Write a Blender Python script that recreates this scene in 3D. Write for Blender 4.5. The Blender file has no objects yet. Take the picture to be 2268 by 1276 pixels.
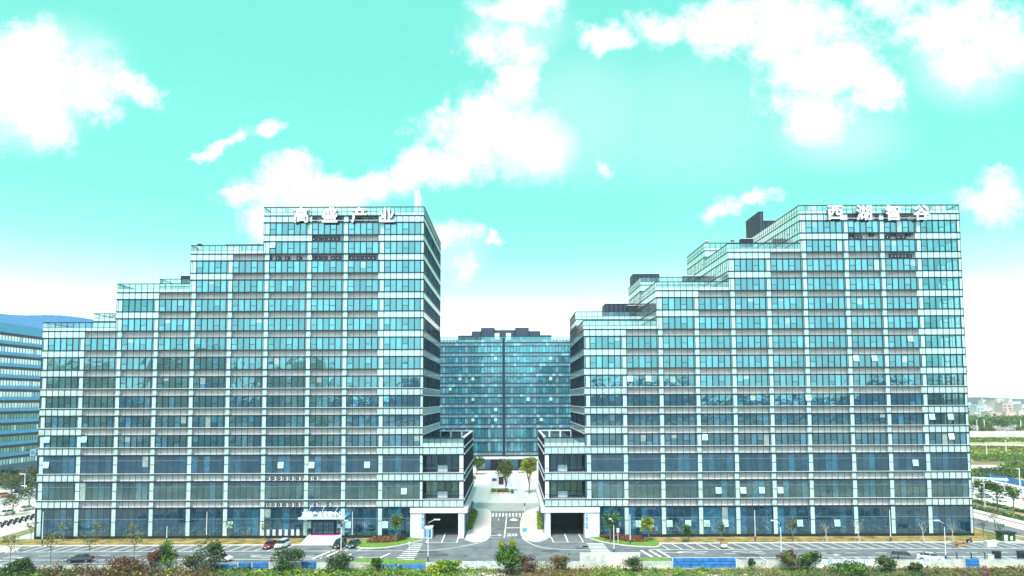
import bpy, math, random
from math import radians, sin, cos, pi, sqrt, floor
from mathutils import Matrix, Vector

SC = bpy.context.scene
COL = SC.collection
R = random.Random(7)

# ------------------------------------------------------------------ camera
TH, RO, FPX, H = radians(3.7), radians(0.21), 1512.0, 30.64
fw = Vector((0, cos(TH), sin(TH))); up0 = Vector((0, -sin(TH), cos(TH))); r0 = Vector((1, 0, 0))
rt = cos(RO) * r0 - sin(RO) * up0
up = sin(RO) * r0 + cos(RO) * up0
cam_d = bpy.data.cameras.new('camera'); cam = bpy.data.objects.new('camera', cam_d); COL.objects.link(cam)
M = Matrix(((rt.x, up.x, -fw.x, 0), (rt.y, up.y, -fw.y, 0), (rt.z, up.z, -fw.z, H), (0, 0, 0, 1)))
cam.matrix_world = M
cam_d.sensor_width = 36.0
cam_d.lens = 36.0 * FPX / 2268.0
cam_d.shift_y = 149.0 / 2268.0
cam_d.clip_start = 0.5; cam_d.clip_end = 20000
SC.camera = cam

def ray(px, py): return fw + rt * ((px - 1134) / FPX) - up * ((py - 787) / FPX)
def G(px, py, z=0.0):
    d = ray(px, py); t = (z - H) / d.z
    return (d.x * t, d.y * t)
def P(px, py, D):
    d = ray(px, py); t = D / d.y
    return (d.x * t, H + d.z * t)

# ------------------------------------------------------------------ light and sky
SC.view_settings.view_transform = 'Standard'; SC.view_settings.look = 'None'
SC.view_settings.exposure = 0.55; SC.view_settings.gamma = 1.0
SUN_EL, SUN_AZ = radians(52), radians(192)      # azimuth clockwise from +Y: behind the camera
sd = bpy.data.lights.new('sun', 'SUN'); sun = bpy.data.objects.new('sun', sd); COL.objects.link(sun)
sd.energy = 3.6; sd.angle = radians(10); sd.color = (1.0, 0.9, 0.8)
svec = Vector((sin(SUN_AZ) * cos(SUN_EL), cos(SUN_AZ) * cos(SUN_EL), sin(SUN_EL)))
sun.rotation_euler = svec.to_track_quat('Z', 'Y').to_euler()

W = bpy.data.worlds.new('World'); SC.world = W; W.use_nodes = True
nt = W.node_tree; nt.nodes.clear()
def wn(t, **k):
    n = nt.nodes.new(t)
    for a, b in k.items(): setattr(n, a, b)
    return n
def L(a, b): nt.links.new(a, b)
def wmath(op, a, b=None, clamp=False):
    n = wn('ShaderNodeMath', operation=op); n.use_clamp = clamp
    for i, v in enumerate((a, b)):
        if v is None: continue
        if isinstance(v, (int, float)): n.inputs[i].default_value = v
        else: L(v, n.inputs[i])
    return n.outputs[0]
tc = wn('ShaderNodeTexCoord'); sep = wn('ShaderNodeSeparateXYZ'); L(tc.outputs['Generated'], sep.inputs[0])
ysafe = wmath('MAXIMUM', sep.outputs[1], 0.02)
U_ = wmath('DIVIDE', sep.outputs[0], ysafe); V_ = wmath('DIVIDE', sep.outputs[2], ysafe)
comb = wn('ShaderNodeCombineXYZ'); L(U_, comb.inputs[0]); L(V_, comb.inputs[1])
nz = wn('ShaderNodeTexNoise'); nz.inputs['Scale'].default_value = 9; nz.inputs['Detail'].default_value = 7; nz.inputs['Roughness'].default_value = 0.62
L(comb.outputs[0], nz.inputs['Vector'])
vs = wn('ShaderNodeVectorMath', operation='SUBTRACT'); L(nz.outputs['Color'], vs.inputs[0]); vs.inputs[1].default_value = (.5, .5, .5)
vm = wn('ShaderNodeVectorMath', operation='SCALE'); L(vs.outputs[0], vm.inputs[0]); vm.inputs['Scale'].default_value = 0.11
va = wn('ShaderNodeVectorMath', operation='ADD'); L(comb.outputs[0], va.inputs[0]); L(vm.outputs[0], va.inputs[1])
BLOBS = [  # cloud masses: picture x, y, half-width, half-height, tilt (deg), strength; turned into directions of the sky
 (75,120,75,70,0,1),(150,190,130,80,0,1),(100,275,75,60,0,1),(290,190,75,28,-15,.9),(15,190,80,110,0,1),(40,60,40,30,0,.7),
 (500,315,62,15,30,.95),(590,282,36,18,25,.95),
 (1165,10,110,40,0,1),(1115,110,85,55,0,1),(1130,200,60,80,0,.95),(1060,290,110,85,0,1),(990,225,22,30,0,.9),(1150,320,110,80,0,.8),
 (950,370,110,50,15,1),(830,400,90,40,0,1),(640,412,110,52,0,1),(665,355,45,25,0,.9),(540,432,75,20,0,.9),(750,415,80,50,0,1),(585,490,50,60,0,.9),
 (1000,515,60,28,-10,.85),(1085,546,20,14,0,.85),(1030,595,26,42,-25,.8),
 (1345,85,62,28,0,1),(1470,60,75,42,0,1),(1600,60,110,60,0,1),(1760,70,140,80,0,1),(1830,150,130,90,0,1),(1800,250,90,75,0,.9),(1925,205,70,70,0,.95),(1700,20,90,40,0,1),
 (2130,50,170,80,0,.9),(2150,140,85,70,0,.95),(2230,90,100,80,0,.95),(2000,20,100,50,0,.8),
 (2210,430,95,50,0,.9),(2215,385,50,10,0,.75),(1595,475,55,30,20,.95),(1680,440,45,24,10,.9),(1355,355,25,20,0,.65),
 (1190,330,60,55,0,.6)]
acc = None
for (bx, by, rx, ry, rot, st) in BLOBS:
    d = ray(bx, by)
    mp = wn('ShaderNodeMapping', vector_type='TEXTURE')
    mp.inputs['Location'].default_value = (d.x / d.y, d.z / d.y, 0)
    mp.inputs['Rotation'].default_value = (0, 0, radians(rot))
    mp.inputs['Scale'].default_value = (rx / FPX * 1.22, ry / FPX * 1.22, 1)
    L(va.outputs[0], mp.inputs['Vector'])
    ln = wn('ShaderNodeVectorMath', operation='LENGTH'); L(mp.outputs[0], ln.inputs[0])
    mr = wn('ShaderNodeMapRange', interpolation_type='LINEAR')
    mr.inputs['From Min'].default_value = 1.45; mr.inputs['From Max'].default_value = 0.35
    mr.inputs['To Min'].default_value = 0; mr.inputs['To Max'].default_value = st
    L(ln.outputs['Value'], mr.inputs['Value'])
    acc = mr.outputs[0] if acc is None else wmath('MAXIMUM', acc, mr.outputs[0])
nz2 = wn('ShaderNodeTexNoise'); nz2.inputs['Scale'].default_value = 16; nz2.inputs['Detail'].default_value = 9; nz2.inputs['Roughness'].default_value = 0.68
L(comb.outputs[0], nz2.inputs['Vector'])
dens = wmath('ADD', acc, wmath('MULTIPLY', wmath('SUBTRACT', nz2.outputs['Fac'], 0.5), 1.9))
cm = wn('ShaderNodeMapRange', interpolation_type='SMOOTHSTEP'); cm.inputs['From Min'].default_value = 0.30; cm.inputs['From Max'].default_value = 1.0
L(dens, cm.inputs['Value'])
front = wn('ShaderNodeMapRange'); front.inputs['From Min'].default_value = 0.03; front.inputs['From Max'].default_value = 0.12; L(sep.outputs[1], front.inputs['Value'])
soft = None          # smooth thin veils
for (bx, by, rx, ry, rot, st) in ((1190,320,150,110,0,.85),(1290,260,260,220,0,.24),(1520,270,380,230,0,.17),(1150,60,160,110,0,.35),(1850,300,220,110,0,.35),(60,260,170,110,0,.45),(120,140,210,140,0,.4),(700,470,200,60,0,.4),(1000,560,110,90,0,.35),(2140,150,180,130,0,.5)):
    d = ray(bx, by); mp = wn('ShaderNodeMapping', vector_type='TEXTURE'); mp.inputs['Location'].default_value = (d.x / d.y, d.z / d.y, 0); mp.inputs['Rotation'].default_value = (0, 0, radians(rot)); mp.inputs['Scale'].default_value = (rx / FPX, ry / FPX, 1)
    L(comb.outputs[0], mp.inputs['Vector']); ln = wn('ShaderNodeVectorMath', operation='LENGTH'); L(mp.outputs[0], ln.inputs[0])
    mr = wn('ShaderNodeMapRange', interpolation_type='SMOOTHERSTEP'); mr.inputs['From Min'].default_value = 1.1; mr.inputs['From Max'].default_value = 0.1; mr.inputs['To Min'].default_value = 0; mr.inputs['To Max'].default_value = st
    L(ln.outputs['Value'], mr.inputs['Value']); soft = mr.outputs[0] if soft is None else wmath('MAXIMUM', soft, mr.outputs[0])
inv = wmath('MULTIPLY', wmath('SUBTRACT', 1.0, cm.outputs[0]), wmath('SUBTRACT', 1.0, soft))
cfac = wmath('MULTIPLY', wmath('SUBTRACT', 1.0, inv), front.outputs[0], True)
ramp = wn('ShaderNodeValToRGB'); L(sep.outputs[2], ramp.inputs[0])
def s2l(c):
    return tuple((v / 255 / 12.92) if v / 255 <= 0.04045 else ((v / 255 + 0.055) / 1.055) ** 2.4 for v in c) + (1,)
els = [(-0.02, (235, 238, 238)), (0.0, (255, 255, 255)), (0.105, (240, 248, 248)), (0.155, (176, 236, 226)), (0.205, (134, 226, 208)), (0.265, (112, 220, 202)), (0.45, (103, 206, 193)), (1.0, (98, 190, 190))]
cr = ramp.color_ramp
while len(cr.elements) < len(els): cr.elements.new(0.5)
for e, (p, c) in zip(cr.elements, els): e.position = max(0, p); e.color = s2l(c)
sky = wn('ShaderNodeTexSky', sky_type='NISHITA'); sky.sun_disc = False; sky.sun_elevation = SUN_EL; sky.sun_rotation = SUN_AZ
sks = wn('ShaderNodeVectorMath', operation='SCALE'); L(sky.outputs[0], sks.inputs[0]); sks.inputs['Scale'].default_value = 0.1
mx0 = wn('ShaderNodeMix', data_type='RGBA'); mx0.inputs['Factor'].default_value = 0.06
L(ramp.outputs[0], mx0.inputs['A']); L(sks.outputs[0], mx0.inputs['B'])
hb = wn('ShaderNodeMapRange'); hb.inputs['From Min'].default_value = 0.04; hb.inputs['From Max'].default_value = 0.22; hb.inputs['To Min'].default_value = 1.8; hb.inputs['To Max'].default_value = 1.08; L(sep.outputs[2], hb.inputs['Value'])
mxs = wn('ShaderNodeVectorMath', operation='SCALE'); L(mx0.outputs['Result'], mxs.inputs[0]); L(hb.outputs[0], mxs.inputs['Scale'])
ramp2 = wn('ShaderNodeValToRGB'); L(sep.outputs[2], ramp2.inputs[0])          # added sky half behind the camera, coloured to light facades and glass
for e, (p, c) in zip(ramp2.color_ramp.elements, ((0.0, (0.38, 0.93, 0.98, 1)), (0.75, (0.62, 0.86, 0.92, 1)))): e.position = p; e.color = c
r2s = wn('ShaderNodeVectorMath', operation='SCALE'); L(ramp2.outputs[0], r2s.inputs[0]); r2s.inputs['Scale'].default_value = 1.3
back = wn('ShaderNodeMapRange', interpolation_type='SMOOTHSTEP'); back.inputs['From Min'].default_value = 0.25; back.inputs['From Max'].default_value = -0.45; L(sep.outputs[1], back.inputs['Value'])
mxb = wn('ShaderNodeMix', data_type='RGBA'); L(back.outputs[0], mxb.inputs['Factor']); L(mxs.outputs[0], mxb.inputs['A']); L(r2s.outputs[0], mxb.inputs['B'])
mx = wn('ShaderNodeMix', data_type='RGBA'); L(cfac, mx.inputs['Factor']); L(mxb.outputs['Result'], mx.inputs['A']); mx.inputs['B'].default_value = (0.80, 0.80, 0.81, 1)
bg = wn('ShaderNodeBackground'); bg.inputs['Strength'].default_value = 1.0; L(mx.outputs['Result'], bg.inputs['Color'])
wo = wn('ShaderNodeOutputWorld'); L(bg.outputs[0], wo.inputs['Surface'])
W.cycles.sampling_method = 'MANUAL'; W.cycles.sample_map_resolution = 512
SC.cycles.max_bounces = 6; SC.cycles.diffuse_bounces = 2; SC.cycles.glossy_bounces = 3; SC.cycles.transparent_max_bounces = 8
SC.cycles.caustics_reflective = False; SC.cycles.caustics_refractive = False

# ------------------------------------------------------------------ materials
MATS = {}
def mat(name, col, rough=0.7, spec=0.4, metal=0.0, var=0.0, vscale=2.0, col2=None, bump=0.0, bscale=8.0, coat=0.0):
    m = bpy.data.materials.new(name); m.use_nodes = True
    n = m.node_tree.nodes; l = m.node_tree.links; b = n['Principled BSDF']
    b.inputs['Roughness'].default_value = rough; b.inputs['Specular IOR Level'].default_value = spec
    b.inputs['Metallic'].default_value = metal; b.inputs['Coat Weight'].default_value = coat; b.inputs['Coat Roughness'].default_value = 0.05
    b.inputs['Base Color'].default_value = (*col, 1)
    geo = n.new('ShaderNodeNewGeometry')
    if var > 0 or col2:
        tx = n.new('ShaderNodeTexNoise'); tx.inputs['Scale'].default_value = vscale; tx.inputs['Detail'].default_value = 6; tx.inputs['Roughness'].default_value = 0.65
        l.new(geo.outputs['Position'], tx.inputs['Vector'])
        rr = n.new('ShaderNodeValToRGB'); l.new(tx.outputs['Fac'], rr.inputs[0])
        c2 = col2 or col
        rr.color_ramp.elements[0].position = 0.36; rr.color_ramp.elements[1].position = 0.64
        rr.color_ramp.elements[0].color = (*[max(0, c * (1 - var)) for c in col], 1)
        rr.color_ramp.elements[1].color = (*[min(1, c * (1 + var)) for c in c2], 1)
        l.new(rr.outputs[0], b.inputs['Base Color'])
    if bump > 0:
        t2 = n.new('ShaderNodeTexNoise'); t2.inputs['Scale'].default_value = bscale; t2.inputs['Detail'].default_value = 5
        l.new(geo.outputs['Position'], t2.inputs['Vector'])
        bp = n.new('ShaderNodeBump'); bp.inputs['Strength'].default_value = bump; bp.inputs['Distance'].default_value = 0.05
        l.new(t2.outputs['Fac'], bp.inputs['Height']); l.new(bp.outputs[0], b.inputs['Normal'])
    MATS[name] = m
    return m

def glass_mat(name, base, tint, fac, rough=0.02, vari=0.25, wav=0.012, through=0.0, mott=None):
    mo = vari if mott is None else mott
    """curtain-wall glass: a dark interior seen under a tinted mirror; 'rnd' varies blinds and coatings pane by pane"""
    m = bpy.data.materials.new(name); m.use_nodes = True
    n = m.node_tree.nodes; l = m.node_tree.links; n.clear()
    at = n.new('ShaderNodeAttribute'); at.attribute_name = 'rnd'
    hsv = n.new('ShaderNodeHueSaturation'); hsv.inputs['Color'].default_value = (*base, 1)
    pw = n.new('ShaderNodeMath'); pw.operation = 'POWER'; l.new(at.outputs['Fac'], pw.inputs[0]); pw.inputs[1].default_value = 5.0
    mr = n.new('ShaderNodeMapRange'); mr.inputs['To Min'].default_value = 1 - vari * .8; mr.inputs['To Max'].default_value = 1 + vari * 7
    l.new(pw.outputs[0], mr.inputs['Value']); l.new(mr.outputs[0], hsv.inputs['Value'])
    g0 = n.new('ShaderNodeNewGeometry'); t0 = n.new('ShaderNodeTexNoise'); t0.inputs['Scale'].default_value = 1.1; t0.inputs['Detail'].default_value = 5; t0.inputs['Roughness'].default_value = 0.75
    l.new(g0.outputs['Position'], t0.inputs['Vector'])
    m0 = n.new('ShaderNodeMapRange'); m0.inputs['From Min'].default_value = .3; m0.inputs['From Max'].default_value = .7; m0.inputs['To Min'].default_value = 1 - min(.75, mo * 2.6); m0.inputs['To Max'].default_value = 1 + mo * 3.0; l.new(t0.outputs['Fac'], m0.inputs['Value'])
    h1 = n.new('ShaderNodeHueSaturation'); l.new(hsv.outputs[0], h1.inputs['Color']); l.new(m0.outputs[0], h1.inputs['Value'])
    df = n.new('ShaderNodeBsdfDiffuse'); l.new(h1.outputs[0], df.inputs['Color'])
    gl = n.new('ShaderNodeBsdfGlossy'); gl.inputs['Roughness'].default_value = rough
    h2 = n.new('ShaderNodeHueSaturation'); h2.inputs['Color'].default_value = (*tint, 1)
    mr2 = n.new('ShaderNodeMapRange'); mr2.inputs['To Min'].default_value = 1 - vari * .7; mr2.inputs['To Max'].default_value = 1 + vari * .7
    l.new(at.outputs['Fac'], mr2.inputs['Value']); l.new(mr2.outputs[0], h2.inputs['Value']); l.new(h2.outputs[0], gl.inputs['Color'])
    geo = n.new('ShaderNodeNewGeometry'); tx = n.new('ShaderNodeTexNoise'); tx.inputs['Scale'].default_value = 0.9; tx.inputs['Detail'].default_value = 3
    l.new(geo.outputs['Position'], tx.inputs['Vector'])
    bp = n.new('ShaderNodeBump'); bp.inputs['Strength'].default_value = 1.0; bp.inputs['Distance'].default_value = wav
    l.new(tx.outputs['Fac'], bp.inputs['Height']); l.new(bp.outputs[0], gl.inputs['Normal'])
    mix = n.new('ShaderNodeMixShader'); mix.inputs[0].default_value = fac
    src = df
    if through > 0:
        tr = n.new('ShaderNodeBsdfTransparent'); tr.inputs['Color'].default_value = (0.75, 0.93, 0.93, 1)
        m2 = n.new('ShaderNodeMixShader'); m2.inputs[0].default_value = through
        l.new(df.outputs[0], m2.inputs[1]); l.new(tr.outputs[0], m2.inputs[2]); src = m2
    l.new(src.outputs[0], mix.inputs[1]); l.new(gl.outputs[0], mix.inputs[2])
    o = n.new('ShaderNodeOutputMaterial'); l.new(mix.outputs[0], o.inputs[0])
    MATS[name] = m
    return m

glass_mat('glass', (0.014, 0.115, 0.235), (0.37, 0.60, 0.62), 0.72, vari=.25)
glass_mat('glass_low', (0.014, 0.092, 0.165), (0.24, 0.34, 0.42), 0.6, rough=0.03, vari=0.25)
glass_mat('glass_blind', (0.40, 0.52, 0.52), (0.45, 0.6, 0.62), 0.4, rough=0.05, vari=0.1)
glass_mat('glass_dark', (0.014, 0.05, 0.09), (0.20, 0.34, 0.42), 0.5, rough=0.04, vari=0.4)
glass_mat('glass_rear', (0.05, 0.24, 0.34), (0.36, 0.66, 0.74), 0.55, rough=0.06, vari=0.16)
glass_mat('glass_clear', (0.10, 0.3, 0.32), (0.40, 0.85, 0.9), 0.42, through=0.9)
glass_mat('glass_rail', (0.2, 0.35, 0.36), (0.7, 0.95, 0.95), 0.16, through=0.92, wav=0.002)
glass_mat('glass_sky', (0.45, 0.68, 0.68), (0.85, 1.0, 1.0), 0.45, rough=0.1, vari=0.1)  # pale glass: the sky's reflection is put into the base colour
glass_mat('spandrel', (0.56, 0.74, 0.75), (0.75, 0.92, 0.95), 0.34, rough=0.12, vari=0.03, wav=0.004, mott=0.07)
glass_mat('spandrel_rear_shade', (0.17, 0.32, 0.40), (0.4, 0.62, 0.68), 0.3, rough=0.2, vari=0.15, wav=0.004)  # darker spandrel copy: shade and haze at the rear put into the colour
glass_mat('column_panel', (0.54, 0.70, 0.71), (0.6, 0.9, 0.9), 0.25, rough=0.2, vari=0.02, wav=0.004, mott=0.07)
glass_mat('side_sky_white', (0.86, 0.82, 0.76), (1.0, 0.98, 0.95), 0.8, rough=0.1, vari=0.03, wav=0.004)  # white panels and panes; bright sky reflection partly put into the colour
mat('frame', (0.006, 0.012, 0.035), rough=0.45, spec=0.5)
mat('frame_thin', (0.04, 0.07, 0.12), rough=0.45)
mat('rail_dim', (0.22, 0.27, 0.30), rough=0.5)
mat('rail_white', (0.66, 0.72, 0.74), rough=0.5)
mat('ledge_wall', (0.70, 0.72, 0.75), rough=0.9, var=0.10, vscale=0.7, col2=(0.72, 0.67, 0.66))
mat('ledge_slab', (0.30, 0.30, 0.31), rough=0.9)
mat('core', (0.05, 0.07, 0.09), rough=0.9)
mat('ceiling', (0.4, 0.43, 0.45), rough=0.9)
mat('roof', (0.35, 0.37, 0.37), rough=0.95, var=0.1, vscale=0.3)
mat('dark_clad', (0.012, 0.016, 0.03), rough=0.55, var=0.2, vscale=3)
mat('dark_clad2', (0.035, 0.055, 0.10), rough=0.5, var=0.2, vscale=3)
mat('white_paint', (0.68, 0.70, 0.72), rough=0.6, var=0.03, vscale=1.0)
mat('white_pillar', (0.68, 0.73, 0.80), rough=0.6, var=0.03, vscale=1.0)
mat('sign_white', (0.9, 0.92, 0.97), rough=0.4)
mat('sign_blue', (0.05, 0.40, 0.78), rough=0.4)
mat('canopy_blue', (0.35, 0.62, 0.80), rough=0.25, coat=0.3)
mat('asphalt', (0.145, 0.175, 0.195), rough=0.9, var=0.22, vscale=0.35, col2=(0.175, 0.19, 0.205), bump=0.3, bscale=20)
mat('asphalt_pale', (0.38, 0.39, 0.40), rough=0.9, var=0.08, vscale=0.4)
mat('paving', (0.68, 0.63, 0.61), rough=0.85, var=0.08, vscale=0.8)
mat('paving_grey', (0.56, 0.56, 0.57), rough=0.85, var=0.06, vscale=0.8)
mat('red_path', (0.62, 0.33, 0.28), rough=0.9, var=0.1, vscale=0.8)
mat('kerb', (0.72, 0.70, 0.66), rough=0.8, var=0.08, vscale=2)
mat('paint', (0.95, 0.95, 0.93), rough=0.7)
mat('asphalt_patch', (0.085, 0.10, 0.11), rough=0.95, var=0.2, vscale=1.0)
mat('asphalt_patch2', (0.16, 0.22, 0.22), rough=0.95, var=0.15, vscale=1.0)
mat('paint_yellow', (0.75, 0.42, 0.16), rough=0.7)
mat('carpet', (0.75, 0.02, 0.22), rough=0.9)
mat('grass', (0.13, 0.22, 0.035), rough=0.95, var=0.45, vscale=0.45, col2=(0.36, 0.23, 0.09), bump=0.6, bscale=6)
mat('grass_lush', (0.10, 0.26, 0.03), rough=0.95, var=0.35, vscale=2.2, col2=(0.16, 0.30, 0.04), bump=0.6, bscale=8)
mat('soil', (0.34, 0.18, 0.13), rough=0.95, var=0.25, vscale=0.5, col2=(0.20, 0.17, 0.10))
mat('field', (0.20, 0.27, 0.07), rough=0.95, var=0.4, vscale=0.035, col2=(0.46, 0.36, 0.20), bump=0.5, bscale=0.5)
mat('town', (0.09, 0.105, 0.115), rough=0.95, var=0.3, vscale=0.05, col2=(0.20, 0.19, 0.19))
mat('sand', (0.75, 0.62, 0.55), rough=0.95, var=0.1, vscale=0.1)
mat('hill', (0.045, 0.075, 0.10), rough=1.0, var=0.35, vscale=0.02, spec=0.0)
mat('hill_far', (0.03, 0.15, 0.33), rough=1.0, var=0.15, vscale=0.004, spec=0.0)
mat('bark', (0.16, 0.13, 0.10), rough=0.95, var=0.3, vscale=5)
mat('bark_pale', (0.55, 0.53, 0.48), rough=0.9)
def leafmat(name, a, b):
    k = 1.0 if 'lime' in name or 'pink' in name else (.85 if 'mid' in name else .68)
    m = mat(name, tuple(c * k for c in a), rough=0.75, spec=0.2, var=0.4, vscale=1.6, col2=tuple(c * k * 1.1 for c in b)); return m
leafmat('leaf_dark', (0.020, 0.075, 0.030), (0.055, 0.14, 0.035))
leafmat('leaf_mid', (0.05, 0.14, 0.03), (0.13, 0.26, 0.04))
leafmat('leaf_lime', (0.13, 0.26, 0.02), (0.34, 0.40, 0.04))
leafmat('leaf_olive', (0.09, 0.12, 0.05), (0.22, 0.24, 0.08))
leafmat('leaf_grey', (0.07, 0.11, 0.08), (0.16, 0.20, 0.13))
leafmat('leaf_red', (0.18, 0.02, 0.05), (0.30, 0.05, 0.06))
leafmat('leaf_rust', (0.15, 0.06, 0.035), (0.25, 0.12, 0.06))
leafmat('leaf_brown', (0.075, 0.05, 0.035), (0.17, 0.10, 0.065))
leafmat('leaf_pink', (0.60, 0.45, 0.52), (0.75, 0.62, 0.66))
mat('pole_white', (0.82, 0.84, 0.88), rough=0.4)
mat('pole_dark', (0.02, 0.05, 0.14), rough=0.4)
mat('concrete', (0.50, 0.52, 0.50), rough=0.9, var=0.18, vscale=0.9, bump=0.2)
mat('concrete_cream', (0.68, 0.63, 0.58), rough=0.9, var=0.1, vscale=0.9)
mat('sheet_blue', (0.03, 0.20, 0.55), rough=0.6, var=0.35, vscale=1.5)
mat('sheet_pale', (0.40, 0.66, 0.80), rough=0.5, var=0.4, vscale=1.2, col2=(0.7, 0.8, 0.8))
mat('tyre', (0.012, 0.012, 0.014), rough=0.9)
mat('rim', (0.45, 0.46, 0.48), rough=0.3, metal=0.8)
mat('car_glass', (0.01, 0.015, 0.025), rough=0.05, spec=0.8)
mat('lamp_glass', (0.75, 0.78, 0.8), rough=0.15)
mat('tail_red', (0.5, 0.01, 0.01), rough=0.3)
for nm, c in dict(white=(0.78, 0.80, 0.82), black=(0.012, 0.014, 0.02), red=(0.22, 0.01, 0.05), green=(0.015, 0.07, 0.07), silver=(0.5, 0.53, 0.56), blue=(0.03, 0.08, 0.3), orange=(0.7, 0.22, 0.03), grey=(0.12, 0.13, 0.15)).items():
    mat('car_' + nm, c, rough=0.3, coat=0.8, spec=0.5)
mat('ac_white', (0.62, 0.64, 0.66), rough=0.5)
mat('ac_dark', (0.02, 0.025, 0.04), rough=0.6)
mat('skin', (0.55, 0.33, 0.22), rough=0.6)
mat('cloth_dark', (0.02, 0.02, 0.035), rough=0.9)
mat('cloth_white', (0.7, 0.7, 0.72), rough=0.9)
mat('tan_wall', (0.95, 0.70, 0.42), rough=0.9, var=0.1, vscale=0.2)
mat('grey_wall', (0.74, 0.66, 0.60), rough=0.9, var=0.1, vscale=0.2)
mat('pale_wall', (0.60, 0.56, 0.58), rough=0.9, var=0.08, vscale=0.1)
mat('pink_wall', (0.62, 0.47, 0.45), rough=0.9, var=0.08, vscale=0.1)
mat('blue_wall', (0.45, 0.58, 0.66), rough=0.9, var=0.08, vscale=0.1)
mat('win_dark', (0.05, 0.07, 0.12), rough=0.3)
mat('bay_blue', (0.09, 0.36, 0.62), rough=0.5, var=0.1, vscale=0.4)
mat('timber', (0.42, 0.24, 0.12), rough=0.9, var=0.3, vscale=3)

# ------------------------------------------------------------------ mesh helper
class MB:
    def __init__(s): s.v = []; s.f = []; s.m = []; s.r = []; s.names = []; s.smooth = False
    def mi(s, name):
        if name not in s.names: s.names.append(name)
        return s.names.index(name)
    def face(s, pts, m, rnd=None):
        i = len(s.v); s.v += [tuple(p) for p in pts]; s.f.append(tuple(range(i, i + len(pts)))); s.m.append(s.mi(m)); s.r.append(R.random() if rnd is None else rnd)
    def box(s, x0, x1, y0, y1, z0, z1, m, rnd=None):
        if x0 > x1: x0, x1 = x1, x0
        if y0 > y1: y0, y1 = y1, y0
        i = len(s.v); rv = R.random() if rnd is None else rnd
        s.v += [(x0, y0, z0), (x1, y0, z0), (x1, y1, z0), (x0, y1, z0), (x0, y0, z1), (x1, y0, z1), (x1, y1, z1), (x0, y1, z1)]
        for q in ((0, 3, 2, 1), (4, 5, 6, 7), (0, 1, 5, 4), (1, 2, 6, 5), (2, 3, 7, 6), (3, 0, 4, 7)):
            s.f.append(tuple(i + k for k in q)); s.m.append(s.mi(m)); s.r.append(rv)
    def cyl(s, p0, p1, ra, rb, m, n=8, caps=True):
        p0 = Vector(p0); p1 = Vector(p1); d = (p1 - p0)
        if d.length < 1e-6: return
        q = d.normalized(); a = q.orthogonal().normalized(); b = q.cross(a)
        i = len(s.v)
        for k in range(n):
            t = 2 * pi * k / n; o = a * cos(t) + b * sin(t)
            s.v.append(tuple(p0 + o * ra)); s.v.append(tuple(p1 + o * rb))
        for k in range(n):
            j = (k + 1) % n
            s.f.append((i + 2 * k, i + 2 * j, i + 2 * j + 1, i + 2 * k + 1)); s.m.append(s.mi(m)); s.r.append(.5)
        if caps:
            s.f.append(tuple(i + 2 * k for k in range(n - 1, -1, -1))); s.m.append(s.mi(m)); s.r.append(.5)
            s.f.append(tuple(i + 2 * k + 1 for k in range(n))); s.m.append(s.mi(m)); s.r.append(.5)
    def prism(s, pts, z0, z1, m, side=None):
        a = sum(pts[i][0] * pts[(i + 1) % len(pts)][1] - pts[(i + 1) % len(pts)][0] * pts[i][1] for i in range(len(pts)))
        if a < 0: pts = pts[::-1]
        s.face([(x, y, z1) for x, y in pts], m)
        n = len(pts)
        for k in range(n):
            a, b = pts[k], pts[(k + 1) % n]
            s.face([(a[0], a[1], z0), (b[0], b[1], z0), (b[0], b[1], z1), (a[0], a[1], z1)], side or m)
    def ribbon(s, pts, w, z0, z1, m):
        n = len(pts); off = []
        for k in range(n):
            a = Vector(pts[max(0, k - 1)]); b = Vector(pts[min(n - 1, k + 1)]); d = (b - a).normalized(); nn = Vector((-d.y, d.x)) * w / 2
            p = Vector(pts[k]); off.append((p + nn, p - nn))
        for k in range(n - 1):
            (a, b), (c, d) = off[k], off[k + 1]
            s.face([(b.x, b.y, z1), (d.x, d.y, z1), (c.x, c.y, z1), (a.x, a.y, z1)], m)
            if z1 - z0 > 0.03:
                s.face([(b.x, b.y, z0), (d.x, d.y, z0), (d.x, d.y, z1), (b.x, b.y, z1)], m)
                s.face([(c.x, c.y, z0), (a.x, a.y, z0), (a.x, a.y, z1), (c.x, c.y, z1)], m)
    def build(s, name, parent=None, smooth=False, origin=None):
        me = bpy.data.meshes.new(name)
        v = s.v
        if origin is not None: v = [(a - origin[0], b - origin[1], c - origin[2]) for a, b, c in v]
        me.from_pydata(v, [], s.f)
        for nm in s.names: me.materials.append(MATS[nm])
        me.polygons.foreach_set('material_index', s.m)
        at = me.attributes.new('rnd', 'FLOAT', 'FACE'); at.data.foreach_set('value', s.r)
        if smooth: me.polygons.foreach_set('use_smooth', [True] * len(s.f))
        me.update()
        o = bpy.data.objects.new(name, me); COL.objects.link(o)
        if origin is not None: o.location = origin
        if parent is not None: o.parent = parent
        return o

def tag(o, label=None, cat=None, group=None, kind=None):
    if label: o['label'] = label
    if cat: o['category'] = cat
    if group: o['group'] = group
    if kind: o['kind'] = kind
    return o
def thing(name, label, cat, loc=(0, 0, 0), rz=0, group=None):
    o = bpy.data.objects.new(name, None); COL.objects.link(o); o.location = loc; o.rotation_euler = (0, 0, rz)
    o.empty_display_size = 0.5
    return tag(o, label, cat, group)
CH = {}
def copy_tree(o, parent=None):
    c = o.copy(); COL.objects.link(c); c.parent = parent
    for ch in [x for x in o.children]: copy_tree(ch, c)
    return c
ORD = ['first', 'second', 'third', 'fourth', 'fifth', 'sixth', 'seventh', 'eighth', 'ninth', 'tenth', 'eleventh', 'twelfth', 'thirteenth', 'fourteenth', 'fifteenth', 'sixteenth']

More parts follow.
